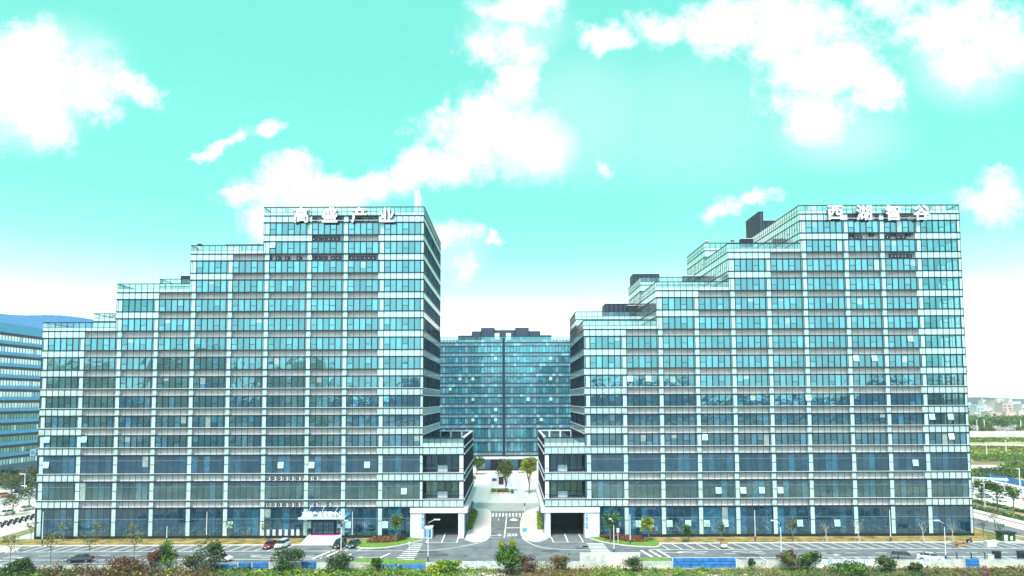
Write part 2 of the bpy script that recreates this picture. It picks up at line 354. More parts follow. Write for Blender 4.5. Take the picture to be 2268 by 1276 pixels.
# ------------------------------------------------------------------ facade vocabulary
D0 = 154.0; MOD = 1.38
K0 = 22.88; KP = 4.395; BH = 1.54
def band(k):           # band k: -2,-1,0 tall storeys below, 1.. upper
    if k == -2: return (6.77, 8.34)
    if k == -1: return (12.59, 14.19)
    if k == 0: return (18.44, 20.03)
    b = K0 + KP * (k - 1); return (b, b + BH)
def glaz(k):           # glazing just below band k
    z1 = band(k)[0]
    z0 = 0.62 if k == -2 else band(k - 1)[1]
    return (z0, z1)
class Fac:             # a facade plane: s runs along it, d is the distance outwards
    def __init__(s, kind, c): s.kind = kind; s.c = c
    def pt(s, a, d, z):
        if s.kind == 'F': return (a, s.c - d, z)
        if s.kind == 'R': return (s.c + d, a, z)
        return (s.c - d, a, z)
    def box(s, mb, a0, a1, d0, d1, z0, z1, m, rnd=None):
        p = s.pt(a0, d0, z0); q = s.pt(a1, d1, z1)
        mb.box(p[0], q[0], p[1], q[1], z0, z1, m, rnd)
    def quad(s, mb, a0, a1, z0, z1, m, d=0.0, t=(0, 0, 0, 0), rnd=None):
        pts = [s.pt(a0, d + t[0], z0), s.pt(a1, d + t[1], z0), s.pt(a1, d + t[2], z1), s.pt(a0, d + t[3], z1)]
        if s.kind == 'L': pts = pts[::-1]
        mb.face(pts, m, rnd)

def glazing(f, mb, edges, z0, z1, sash=(), g='glass', tr=None, fw_=0.11, fr='frame'):
    """panes between the lines in edges; sash = pane numbers that carry a horizontal split"""
    n = len(edges) - 1
    for i in range(n):
        a, b = edges[i] + fw_ * .5, edges[i + 1] - fw_ * .5
        t = [R.uniform(-.006, .006) for _ in range(4)]
        if i in sash:
            zm = z0 + (z1 - z0) * 0.44
            f.quad(mb, a, b, z0 + .03, zm - .04, g, 0, t); t2 = [R.uniform(-.009, .009) for _ in range(4)]
            f.quad(mb, a, b, zm + .04, z1 - .03, g, 0.03, t2)
            f.box(mb, a, b, -.05, .07, zm - .05, zm + .05, fr)
            f.box(mb, a - .05, a + .05, -.05, .072, zm + .05, z1 - .03, fr)
            f.box(mb, b - .05, b + .05, -.05, .072, zm + .05, z1 - .03, fr)
        else:
            f.quad(mb, a, b, z0 + .03, z1 - .03, g, 0, t)
            if g in ('glass', 'glass_low') and R.random() < (.05 if g == 'glass' else .02):
                zb = z1 - (z1 - z0) * R.choice([.35, .5, .6, .98]); f.quad(mb, a + .02, b - .02, zb, z1 - .04, 'glass_blind', .012, t)
    for e in edges: f.box(mb, e - fw_, e + fw_, -.06, .06, z0, z1, fr)
    if tr:
        f.box(mb, edges[0], edges[-1], -.04, .085, tr - .03, tr + .03, 'rail_dim')

class Bldg:
    def __init__(s, x0): s.x0 = x0; s.wins = []
COLS = [0, 6, 12, 18, 24, 30, 36, 43, 49, 55, 62]
STEPS = [(0, 12, 6), (12, 24, 8), (24, 36, 10), (36, 62.5, 12)]     # module range, top band
DY1, DY2 = 172.5, 190.0

def mid_zone(k):
    """module ranges of a band that are recessed ledges (the rest is flush glass)"""
    if k <= 6: a = 7
    elif k <= 8: a = 19
    elif k <= 10: a = 31
    else: a = 44
    return (a, 55)
def left_mod(k):
    for (a, b, t) in STEPS:
        if k <= t: return a
    return 36

def long_building(x0, label, annexe, sashes, clear_cells, ends_open):
    root = thing('office_building', label, 'office building', (x0, D0, 0), 0, 'stepped glass office blocks facing the road')
    org = (x0, D0, 0)
    X = lambda m: x0 + m * MOD
    x1 = X(62.5)
    F = Fac('F', D0)
    def fin(mb, name, **kw):
        o = mb.build(name, root, origin=org); o.location = (0, 0, 0)
        return o
    wins = []   # (area, mb, sash list)
    # --- front glazing, bay by bay
    for k in range(-2, 13):
        z0, z1 = glaz(k); lm = left_mod(k)
        for ci in range(len(COLS) - 1):
            c0, c1 = COLS[ci], COLS[ci + 1]
            if c0 < lm: continue
            if annexe[0] == 'R' and k == -2 and c1 == 62: e1 = X(60.6)
            else: e1 = X(c1)
            if annexe[0] == 'L' and k == -2 and c0 == 0: e0 = x0 + 3.0
            else: e0 = X(c0) + MOD
            edges = [e0] + [X(c0 + j) for j in range(2, c1 - c0 + 1) if e0 + .4 < X(c0 + j) < e1 - .4] + [e1]
            mb = MB()
            clear = (k, ci) in clear_cells
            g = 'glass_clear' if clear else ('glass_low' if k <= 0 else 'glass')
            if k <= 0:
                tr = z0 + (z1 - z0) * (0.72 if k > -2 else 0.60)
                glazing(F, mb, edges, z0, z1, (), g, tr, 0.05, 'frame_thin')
            else:
                sp = (0, 3)
                glazing(F, mb, edges, z0, z1, sp, g)
            sl = []
            for (sk, sm, fr) in sashes:
                if sk == k and c0 < sm < c1: sl.append((sm, fr))
            wins.append([(e1 - e0) * (z1 - z0) + (1000 if sl else 0), mb, sl, k])
    # --- side facades
    side = []
    def side_face(kind, xs, y0, y1, klo, khi, litk, gl_=None):
        f = Fac(kind, xs)
        n = max(1, round((y1 - y0) / 1.45)); es = [y0 + (y1 - y0) * i / n for i in range(n + 1)]
        for k in range(klo, khi + 1):
            z0, z1 = glaz(k)
            half = n // 2 if (y1 - y0) > 12 else n
            for (i0, i1) in ((0, half), (half, n)):
                if i1 <= i0: continue
                mb = MB()
                glazing(f, mb, es[i0:i1 + 1], z0, z1, (1, 4) if k > 0 else (), (gl_ if gl_ and k > 0 else None) or ('glass_dark' if k < litk else 'side_sky_white'), None, .06)  # upper side panes switch to white: reflected sky painted in
                wins.append([(es[i1] - es[i0]) * (z1 - z0) * .3, mb, [], k])
            bz0, bz1 = band(k)
            mb = side_bands[k]
            for i in range(n):
                f.quad(mb, es[i] + .02, es[i + 1] - .02, bz0, bz1, 'side_sky_white' if k >= litk - 6 or k >= 3 else 'spandrel', .02)
                f.box(mb, es[i + 1] - .04, es[i + 1] + .04, 0, .05, bz0, bz1, 'frame_thin')
            f.box(mb, y0 - .05, y1, 0, .14, bz0 - .11, bz0 + .06, 'frame' if k > 3 else 'rail_white')
            f.box(mb, y0 - .05, y1, 0, .14, bz1 - .06, bz1 + .11, 'frame' if k > 3 else 'rail_white')
    side_bands = {k: MB() for k in range(-2, 14)}
    # left ends of each step (facing -X)
    prev = -3
    for i, (a, b, t) in enumerate(STEPS):
        lo = prev + 1
        if i == 0: lo = -2
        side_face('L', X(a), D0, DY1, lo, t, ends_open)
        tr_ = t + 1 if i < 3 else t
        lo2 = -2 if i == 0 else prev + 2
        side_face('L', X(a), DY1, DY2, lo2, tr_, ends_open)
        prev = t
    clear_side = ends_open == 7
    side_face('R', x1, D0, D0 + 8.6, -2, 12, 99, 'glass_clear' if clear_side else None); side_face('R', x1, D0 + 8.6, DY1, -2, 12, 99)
    side_face('R', x1, DY1, DY2, -2, 12, 99)
    # rear wing front strips above the lower front roofs
    FR = Fac('F', DY1)
    for i, (a, b, t) in enumerate(STEPS[:3]):
        es = [X(a) + j * MOD for j in range(b - a + 1)]
        mb = MB(); glazing(FR, mb, es, glaz(t + 1)[0], glaz(t + 1)[1], (1, 4, 7, 10), 'glass')
        wins.append([5, mb, [], t + 1])
        bz0, bz1 = band(t + 1); mb = side_bands[t + 1]
        for j in range(b - a):
            FR.quad(mb, es[j] + .03, es[j + 1] - .03, bz0, bz1, 'spandrel', .03)
            FR.box(mb, es[j + 1] - .04, es[j + 1] + .04, 0, .07, bz0, bz1, 'frame')
        FR.box(mb, es[0], es[-1], 0, .14, bz0 - .12, bz0 + .06, 'frame'); FR.box(mb, es[0], es[-1], 0, .14, bz1 - .06, bz1 + .12, 'frame')
    wins.sort(key=lambda w: -w[0])
    rest = MB()
    for j, (ar, mb, sl, k) in enumerate(wins):
        if j < 99:
            o = fin(mb, 'window')
            for (sm, fr) in sl:
                sb = MB(); z0, z1 = glaz(k)
                if k > 0: a0, a1 = z0 + (z1 - z0) * .46, z1 - .05
                else: a0, a1 = z0 + (z1 - z0) * fr, z0 + (z1 - z0) * (fr + .33 if k > -2 else fr + .24)
                e0 = X(floor(sm)) + .06; e1 = e0 + MOD - .12
                sb.face([F.pt(e0, .34, a0), F.pt(e1, .34, a0), F.pt(e1, .10, a1), F.pt(e0, .10, a1)], 'glass_sky')
                for (p, q) in ((e0, e0 + .06), (e1 - .06, e1)):
                    sb.face([F.pt(p, .37, a0), F.pt(q, .37, a0), F.pt(q, .13, a1), F.pt(p, .13, a1)], 'rail_white')
                F.box(sb, e0, e1, .30, .38, a0 - .04, a0 + .03, 'frame')
                so = sb.build('open_sash', o, origin=org); so.location = (0, 0, 0)
        else:
            off = len(rest.v); rest.v += mb.v; rest.f += [tuple(i + off for i in ff) for ff in mb.f]
            rest.m += [rest.mi(mb.names[q]) for q in mb.m]; rest.r += mb.r
    o = fin(rest, 'window'); tag(o, kind='stuff')
    # --- bands
    for k in range(-2, 13):
        mb = side_bands[k]; z0, z1 = band(k); lm = left_mod(k); r0_, r1_ = mid_zone(k)
        m = lm
        while m < 62.4:
            w = min(1, 62.5 - m)
            rec = r0_ <= m < r1_
            if k == 12 and 44 <= m < 55 and False: rec = True
            if not rec:
                F.quad(mb, X(m) + .03, X(m + w) - .03, z0, z1, 'spandrel', .03, [R.uniform(-.004, .004) for _ in range(4)])
            F.box(mb, X(m + w) - (.075 if not rec else .05), X(m + w) + (.075 if not rec else .05), -.02, .07 if not rec else .03, z0, z1, 'frame' if not rec else 'frame_thin')
            m += 1
        F.box(mb, X(lm), x1, -.1, .16, z0 - .18, z0 + .11, 'frame')
        F.box(mb, X(lm), x1, -.1, .16, z1 - .11, z1 + .12, 'frame')
        if k <= 3: F.box(mb, X(lm), x1, .0, .20, z1 + .11, z1 + .20, 'rail_white')
        fin(mb, 'spandrel_band')
        # recessed ledge
        lb = MB()
        F.quad(lb, X(r0_), X(r1_), z0 + .07, z1 - .07, 'ledge_wall', -.8, rnd=.5)
        F.box(lb, X(r0_), X(r1_), -1.0, -.1, z0 - .12, z0 + .05, 'ledge_wall'); F.box(lb, X(r0_), X(r1_), -1.0, -.1, z1 - .05, z1 + .1, 'ledge_slab')
        F.box(lb, X(r0_) - .1, X(r0_), -1.0, 0, z0 + .07, z1 - .07, 'ledge_wall'); F.box(lb, X(r1_), X(r1_) + .1, -1.0, 0, z0 + .07, z1 - .07, 'ledge_wall')
        fin(lb, 'service_ledge')
    # --- columns
    for ci, c in enumerate(COLS):
        top = next(t for (a, b, t) in STEPS if a <= c < b)
        mb = MB()
        if c == 62: a, b = X(62) + .05, x1 - .05
        else: a, b = X(c) + .42, X(c) + MOD - .05
        zb_ = 8.2 if (annexe[0] == 'R' and c == 62) or (annexe[0] == 'L' and c == 0) else .62
        F.box(mb, a - .05, b + .04, -.24, -.07, zb_, band(top)[1], 'column_panel', .5)
        for k in range(-2, top + 1):
            z0, z1 = glaz(k)
            if k == -2 and annexe[0] == 'R' and c == 62: continue
            if k == -2 and annexe[0] == 'L' and c == 0: continue
            F.quad(mb, a, b, z0, (z0 + z1) * .5 if k <= 0 else z1, 'column_panel', .05, rnd=R.random())
            if k <= 0:
                F.quad(mb, a, b, (z0 + z1) * .5 + .1, z1, 'column_panel', .05, rnd=R.random())
                F.box(mb, a, b, 0, .09, (z0 + z1) * .5, (z0 + z1) * .5 + .1, 'frame')
            F.box(mb, a - .1, a, -.06, .08, z0, z1, 'frame'); F.box(mb, b, b + .06, -.06, .08, z0, z1, 'frame')
            if c not in (62,) and c > left_mod(k) or c == 0:
                F.quad(mb, X(c) + .04, a - .12, z0 + .03, z1 - .03, 'glass' if k > 0 else 'glass_low', 0)
            elif c != 62:
                F.quad(mb, X(c) + .0, a - .1, z0, z1, 'column_panel', .04)
            bz0, bz1 = band(k); r0_, r1_ = mid_zone(k)
            if r0_ <= c < r1_: F.box(mb, X(c) + .4, X(c) + 1.25, -1.0, -.25, bz0 + .07, bz1 - .07, 'column_panel', .5)
        fin(mb, 'column')
    # --- parapets of glass, roofs
    def parapet(xa, xb, ya, yb, zr, left, right, frontm, back):
        mb = MB(); zt = zr + 2.0
        for (kind, c, a, b, on) in (('F', ya, xa, xb, frontm), ('L', xa, ya, yb, left), ('R', xb, ya, yb, right), ('F', yb, xa, xb, back)):
            if not on: continue
            f = Fac(kind, c); n = max(1, round((b - a) / MOD))
            for i in range(n):
                e0, e1 = a + (b - a) * i / n, a + (b - a) * (i + 1) / n
                f.quad(mb, e0 + .03, e1 - .03, zr, zr + .85, 'spandrel' if kind == 'F' else 'side_sky_white', .02)
                f.quad(mb, e0 + .03, e1 - .03, zr + .85, zt - .05, 'glass_rail' if kind == 'F' else 'side_sky_white', .02)
                f.box(mb, e1 - .045, e1 + .045, -.02, .07, zr, zt, 'frame')
            f.box(mb, a, b, -.1, .12, zt - .09, zt + .09, 'frame'); f.box(mb, a, b, -.02, .06, zr + .82, zr + .88, 'frame_thin')
        fin(mb, 'parapet')
    rf = MB()
    for i, (a, b, t) in enumerate(STEPS):
        zr = band(t)[1]; yb = DY1 if i < 3 else DY2
        xb = X(b)
        rf.box(X(a) + .1, xb, D0 + 1.05, yb - .05, zr - .1, zr + .04, 'roof')
        parapet(X(a), xb, D0, yb, zr, True, i == 3, True, i == 3)
        if i < 3:
            zr2 = band(t + 1)[1]
            rf.box(X(a) + .1, xb, DY1 + .1, DY2, zr2 - .1, zr2 + .04, 'roof')
            parapet(X(a), xb, DY1, DY2, zr2, True, False, True, True)
    fin(rf, 'roof')
    # --- core: back walls and slabs
    cb = MB()
    for i, (a, b, t) in enumerate(STEPS):
        xa = X(a) + .2; xb = X(b)
        zt = band(t)[1] - .1; yb = DY1 if i < 3 else DY2 - .1
        if i < 3:
            cb.box(xa, xb, DY1 + .1, DY2 - .1, 0, band(t + 1)[1] - .1, 'core')
            cb.box(xa, xb, D0 + 1.02, DY1 + .05, 0, zt, 'core')
        else:
            xe = X(55.5)
            cb.box(xa, xe, D0 + 1.02, yb, 0, zt, 'core')
            cb.box(xe, x1 - .2, D0 + 8.5, yb, 0, zt, 'core')
            for k in range(-2, 13):
                cb.box(xe, x1 - .2, D0 + .12, D0 + 8.5, band(k)[0] + .1, band(k)[1] - .1, 'ceiling')
            cb.box(xe, x1 - .2, D0 + .25, D0 + 8.5, 0, 18.4, 'core')
    bk = Fac('F', DY2)
    fin(cb, 'inner_core')
    # dark ceilings behind flush ranges are covered by the glass; plinth:
    pb = MB()
    pa = x0 + (3.0 if annexe[0] == 'L' else 0); pe = X(60.6) if annexe[0] == 'R' else x1
    pb.box(pa, pe, D0 - .25, D0 + 1.0, 0, .34, 'frame'); pb.box(pa, pe, D0 - .1, D0 + 1.0, .34, .62, 'dark_clad')
    fin(pb, 'plinth')
    # back wall with bands
    bb = MB()
    for i, (a, b, t) in enumerate(STEPS):
        tt = t + 1 if i < 3 else t
        for k in range(-2, tt + 1):
            z0, z1 = glaz(k); bb.box(X(a), X(b), DY2, DY2 + .1, z0, z1, 'glass_dark'); bz = band(k); bb.box(X(a), X(b), DY2, DY2 + .25, bz[0], bz[1], 'spandrel_rear_shade')
    fin(bb, 'rear_wall')
    # --- annexe over the passage
    ax0, ax1 = annexe[1], annexe[2]
    inner = 'R' if annexe[0] == 'R' else 'L'
    ab = MB(); xe = ax1 if inner == 'R' else ax0
    fs = Fac(inner, xe)
    for k in (-2, -1, 0):
        z0, z1 = band(k); n = 6
        for i in range(n):
            e0, e1 = ax0 + (ax1 - ax0) * i / n, ax0 + (ax1 - ax0) * (i + 1) / n
            F.quad(ab, e0 + .03, e1 - .03, z0, z1, 'spandrel', .03); F.box(ab, e1 - .05, e1 + .05, -.02, .07, z0, z1, 'frame')
        F.box(ab, ax0, ax1, -.1, .16, z0 - .13, z0 + .07, 'frame'); F.box(ab, ax0, ax1, -.1, .16, z1 - .07, z1 + .11, 'frame')
        F.box(ab, ax0, ax1, -.0, .19, z1 + .11, z1 + .19, 'rail_white')
        ns = 24
        for i in range(ns):
            e0, e1 = D0 + (DY2 - D0) * i / ns, D0 + (DY2 - D0) * (i + 1) / ns
            fs.quad(ab, e0 + .03, e1 - .03, z0, z1, 'glass_dark', .03); fs.box(ab, e1 - .04, e1 + .04, 0, .06, z0, z1, 'frame')
        fs.box(ab, D0, DY2, 0, .22, z0 - .12, z0 + .14, 'white_paint'); fs.box(ab, D0, DY2, 0, .22, z1 - .12, z1 + .14, 'white_paint')
    fin(ab, 'spandrel_band')
    for k in (-1, 0):     # open loggias
        z0, z1 = glaz(k); lb = MB(); xi0, xi1 = ax0 + .15, ax1 - .15
        pc = (ax1 - .95, ax1 - .05) if inner == 'R' else (ax0 + .05, ax0 + .95)
        F.box(lb, pc[0], pc[1], -.9, -.02, z0, z1, 'white_paint')
        f2 = Fac('F', D0 + 3.0); n = 6
        es = [ax0 + (ax1 - ax0) * i / n for i in range(n + 1)]
        glazing(f2, lb, es, z0, z1, (), 'glass_dark', z0 + 1.1, .06)
        lb.box(ax0, ax1, D0 + .1, D0 + 3.0, z1 - .25, z1 - .02, 'dark_clad2'); lb.box(ax0, ax1, D0 + .1, D0 + 3.0, z0 - .2, z0 + .0, 'ledge_slab')
        for (rx, rw, rz, rh) in ((.34, .24, .1, 1.5),):
            lb.box(ax0 + (ax1 - ax0) * rx, ax0 + (ax1 - ax0) * (rx + rw), D0 + 2.4, D0 + 2.5, z0 + rz, z0 + rz + rh, 'blue_wall')
        for i in range(7):
            F.box(lb, ax0 + (ax1 - ax0) * i / 6 - .03, ax0 + (ax1 - ax0) * i / 6 + .03, 0, .05, z0, z1, 'frame_thin')
        F.box(lb, ax0, ax1, 0, .05, z0 + 1.05, z0 + 1.12, 'frame_thin')
        fin(lb, 'loggia')
        wb = MB(); n = 24; es = [D0 + (DY2 - D0) * i / n for i in range(n + 1)]
        glazing(fs, wb, es, z0, z1, (), 'glass_dark', None, .06)
        fin(wb, 'window')
    pr = MB(); zr = 20.03; zt = 22.05
    for (kind, c, a, b) in (('F', D0, ax0, ax1), (inner, xe, D0, DY2), ('F', DY2 - .5, ax0, ax1)):
        f = Fac(kind, c); n = 7 if kind == 'F' and c == D0 else (3 if kind == 'F' else 24)
        for i in range(n):
            e0, e1 = a + (b - a) * i / n, a + (b - a) * (i + 1) / n
            if c == D0:
                f.quad(pr, e0 + .03, e1 - .03, zr, zr + .9, 'spandrel', .02); f.quad(pr, e0 + .03, e1 - .03, zr + .9, zt, 'glass_clear', .02)
                f.box(pr, e1 - .045, e1 + .045, -.02, .07, zr, zt, 'frame')
            elif kind == 'F':
                f.quad(pr, e0 + .4, e1 - .2, zr, zt - .2, 'glass_dark', 0); f.box(pr, e1 - .2, e1 + .2, -.1, .15, zr, zt, 'white_paint')
            else:
                f.quad(pr, e0 + .03, e1 - .03, zr, zt - .2, 'glass_dark', .02); f.box(pr, e1 - .04, e1 + .04, -.02, .06, zr, zt, 'frame')
        f.box(pr, a, b, -.45, .12, zt - .15, zt + .12, 'frame' if c == D0 else 'white_paint')
    fin(pr, 'parapet')
    rb = MB(); rb.box(ax0, ax1, D0 + .2, DY2 - .5, zr - .1, zr + .04, 'roof'); rb.box(ax0 + .5, ax1 - .5, D0 + 3.1, DY2 - .2, 6.9, zr - .1, 'core')
    rb.box(ax0 + 1, ax1 - 1, D0 + 6, D0 + 7, zr + .04, zr + .5, 'dark_clad')
    fin(rb, 'roof')
    # white portal
    po = MB()
    if inner == 'R': bx0, bx1, px0, px1, qx0, qx1 = -22.75, -10.0, -22.7, -19.7, -12.05, -10.85
    else: bx0, bx1, px0, px1, qx0, qx1 = 6.3, 19.35, 16.0, 19.3, 7.35, 8.4
    po.box(bx0, bx1, D0 - .7, D0 + 2.0, 5.55, 6.62, 'white_paint')
    po.box(px0, px1, D0 - .45, D0 + 2.5, 0, 5.55, 'white_pillar'); po.box(qx0, qx1, D0 - .45, D0 + 1.2, 0, 5.55, 'white_pillar')
    if inner == 'R': po.box(xe - .3, xe + .9, D0 + 2.0, DY2, 5.75, 6.62, 'white_paint')
    else: po.box(xe - .9, xe + .3, D0 + 2.0, DY2, 5.75, 6.62, 'white_paint')
    fin(po, 'portal')
    pa_ = MB()
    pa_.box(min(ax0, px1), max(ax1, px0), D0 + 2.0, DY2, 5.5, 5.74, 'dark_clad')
    pa_.box(ax0, ax0 + .2, D0 + 1.2, DY2 - 3, 0, 5.5, 'dark_clad' if inner == 'R' else 'white_pillar'); pa_.box(ax1 - .2, ax1, D0 + 1.2, DY2 - 3, 0, 5.5, 'dark_clad' if inner == 'L' else 'white_pillar')
    pa_.box(ax0 + .2, ax1 - .2, D0 + 15, D0 + 15.3, 0, 5.5, 'dark_clad2')  # dark sheet stands in for the deep shade down the ramp
    fin(pa_, 'passage_shade_lining')
    for i in range(4):
        y0 = D0 + 5 + i * 7
        fa, fb = (ax1, ax1 + .02) if inner == 'R' else (ax0 - .02, ax0)
        cbm = MB(); cbm.box(fa - .02, fb + .02, y0, y0 + 5, .3, 5.2, 'glass_dark'); cbm.box(fa - .06, fb + .06, y0 + 5, y0 + 5.6, 0, 5.74, 'white_pillar')
        fin(cbm, 'shopfront')
    return root, X

def cw(k, m, fr=0.45): return (k, m + .5, fr)
LS = [cw(-1, 2 - 0, .35)] if False else []
# opened sashes: (storey, module, height fraction)
left_sash = [(0, 1.5, .35), (0, 39.5, .30), (0, 44.5, .30), (0, 53.5, .30), (-1, 59.5, .30), (1, 1.5, 0), (1, 7.5, 0), (-2, 31.5, .28), (-2, 44.5, .26), (-2, 50.5, .26), (-2, 56.5, .26), (11, 37.5, 0)]
right_sash = [(0, 57.5 - 4, .30), (-1, 21.5, .28), (-1, 25.5, .28), (-1, 28.5, .28), (-1, 31.5, .28), (1, 19.5, 0), (4, 7.5, 0), (4, 10.5, 0), (3, 37.5 - 1, 0), (-2, 8.5, .26), (-2, 13.5, .26), (-2, 16.5, .26), (-2, 19.5, .26), (-2, 22.5, .26), (-2, 34.5, .26), (-2, 40.5, .26), (-2, 10.5, .26),
              (2, 56.5, 0), (2, 59.5, 0), (1, 59.5, 0), (5, 44.5, 0), (5, 47.5, 0), (6, 53.5, 0)]
clearR = set((k, 9) for k in range(2, 13) if k not in (11,)) | {(11, 9)}
LB, XL = long_building(-106.3, 'stepped glass office block on the left with white roof characters 高盛产业', ('R', -20.05, -10.9), left_sash, {(8, 2)}, 99)
RB, XR = long_building(16.25, 'stepped glass office block on the right with white roof characters 西湖智谷', ('L', 7.2, 16.25), right_sash, clearR, 7)

# rooftop housings (parts of the right and left blocks)
def rooftop(root, org, x0, x1, y0, y1, z0, z1, m='dark_clad'):
    mb = MB(); mb.box(x0, x1, y0, y1, z0, z1, m)
    for i in range(int((x1 - x0) / 1.2)):
        mb.box(x0 + .3 + i * 1.2, x0 + .9 + i * 1.2, y0 - .04, y0, z0 + .3, z1 - .4, 'dark_clad2')
    o = mb.build('roof_housing', root, origin=org); o.location = (0, 0, 0); return o
RO_ = (16.25, D0, 0); LO_ = (-106.3, D0, 0)
rooftop(RB, RO_, 66.0, 67.2, 179.5, 189.5, 72.9, 80.5); rooftop(RB, RO_, 67.2, 73.5, 184, 189.5, 72.9, 79.2)
rooftop(RB, RO_, 33.0, 40.2, 184, 189, 60, 64.6); rooftop(RB, RO_, 25.0, 33.5, 182, 188, 51, 56.2)
rooftop(LB, LO_, -80.0, -75.0, 183, 188, 60, 62.2)
mb = MB()
for i in range(5): mb.box(-26.1 + i * .36, -25.9 + i * .36, 181, 188, 74.0, 87.2 - (1.8 if i > 3 else 0), 'sign_white')
mb.box(-26.0, -24.6, 184, 184.2, 74, 85, 'white_paint')
mb.face([(-27.8, 184.5, 74.0), (-26.1, 184.5, 74.0), (-26.1, 184.5, 80.5)], 'sign_white')
o = mb.build('roof_fin', LB, origin=LO_); o.location = (0, 0, 0)

def vent(root, org, px, pyt, D, w, zbase, m='dark_clad', dome=False):
    x, z = P(px, pyt, D); mb = MB()
    if dome: mb.cyl((x, D, zbase), (x, D, z - .3), w * .3, w * .3, 'ac_white', 10); mb.cyl((x, D, z - .3), (x, D, z), w * .5, w * .2, m, 12)
    else: mb.box(x - w / 2, x + w / 2, D, D + 1.6, zbase, z, m); mb.box(x - w / 2 - .1, x + w / 2 + .1, D - .1, D + 1.7, z, z + .15, 'rail_white')
    o = mb.build('roof_vent', root, origin=org); o.location = (0, 0, 0)
vent(LB, LO_, 443, 540, 158, 1.4, 64, 'dark_clad', True); vent(LB, LO_, 413, 611, 178, 3.0, 60.0); vent(LB, LO_, 520, 546, 168, 3.0, 64, 'ledge_wall')
vent(RB, RO_, 1655, 529, 176, 3.2, 70.4); vent(RB, RO_, 1565, 533, 178, 1.3, 70.4, 'ac_white', True); vent(RB, RO_, 1622, 532, 178, 1.2, 70.4, 'dark_clad', True)
vent(RB, RO_, 1530, 612, 178, 4.0, 61.5); vent(RB, RO_, 1400, 677, 178, 2.2, 52.8, 'ac_dark'); vent(RB, RO_, 1800, 455.5, 164, 2.0, 72.9, 'ac_white'); vent(RB, RO_, 2080, 455, 170, 3.0, 72.9, 'ledge_wall')
vent(LB, LO_, 620, 460.5, 166, 2.4, 72.9, 'ledge_wall'); vent(LB, LO_, 560, 540, 182, 2.6, 70.4, 'ledge_wall'); vent(LB, LO_, 240, 697, 178, 1.8, 52.8, 'ac_white')

# ------------------------------------------------------------------ lettering
FONT = None
def text_mesh(txt, size, ext, m, name, parent=None, bold=0.0):
    cu = bpy.data.curves.new(name, 'FONT'); cu.body = txt; cu.size = size; cu.extrude = ext
    cu.align_x = 'CENTER'; cu.align_y = 'CENTER'
    tmp = bpy.data.objects.new('tmp', cu); COL.objects.link(tmp)
    bpy.context.view_layer.update()
    dg = bpy.context.evaluated_depsgraph_get()
    me = bpy.data.meshes.new_from_object(tmp.evaluated_get(dg))
    bpy.data.objects.remove(tmp)
    if bold:
        vs_ = [tuple(v.co) for v in me.vertices]; fs_ = [tuple(p.vertices) for p in me.polygons]; V2, F2 = [], []
        for k, (dx, dy) in enumerate(((0, 0), (1, 0), (-1, 0), (0, 1), (0, -1), (.7, .7), (-.7, .7), (.7, -.7), (-.7, -.7))):
            o_ = len(V2); V2 += [(a + dx * bold, b + dy * bold, c + k * .003) for a, b, c in vs_]; F2 += [tuple(i + o_ for i in f) for f in fs_]
        me = bpy.data.meshes.new(name); me.from_pydata(V2, [], F2)
    me.materials.clear(); me.materials.append(MATS[m])
    xs = [v.co.x for v in me.vertices]; ys = [v.co.y for v in me.vertices]
    if xs:
        cx, cy = (min(xs) + max(xs)) / 2, (min(ys) + max(ys)) / 2
        for v in me.vertices: v.co.x -= cx; v.co.y -= cy
    o = bpy.data.objects.new(name, me); COL.objects.link(o)
    if parent: o.parent = parent
    return o
def stand(o, x, y, z): o.location = (x, y, z); o.rotation_euler = (pi / 2, 0, 0)
for (txt, pxs, py, lab) in (('高盛产业', (667, 730, 795, 857), 476, 'four large white characters 高盛产业 on the roof edge of the left block'),
                            ('西湖智谷', (1850, 1914, 1978, 2041), 471, 'four large white characters 西湖智谷 on the roof edge of the right block')):
    xx, zz = P(pxs[0], py, D0 - 1)
    t = thing('roof_sign', lab, 'sign', (xx, D0 - .9, zz), 0, 'roof signs of the two blocks')
    fr = MB()
    for c, px in zip(txt, pxs):
        x, z = P(px, py, D0 - 1)
        o = text_mesh(c, 3.7, .16, 'sign_white', 'character', t, 0.09); o.location = (x - xx, 0, z - zz); o.rotation_euler = (pi / 2, 0, 0)
        q = text_mesh(c, 3.7, .05, 'pole_dark', 'letter_shadow', o, 0.17); q.location = (.04, -.05, -.24)  # dark copy added behind the character, stands in for a shadow outline
    x2 = P(pxs[-1], py, D0 - 1)[0] - xx
    for zz_ in (-1.2, 1.2): fr.box(-1.6, x2 + 1.6, .2, .28, zz_ - .05, zz_ + .05, 'rail_white')
    fr.build('sign_frame', t)

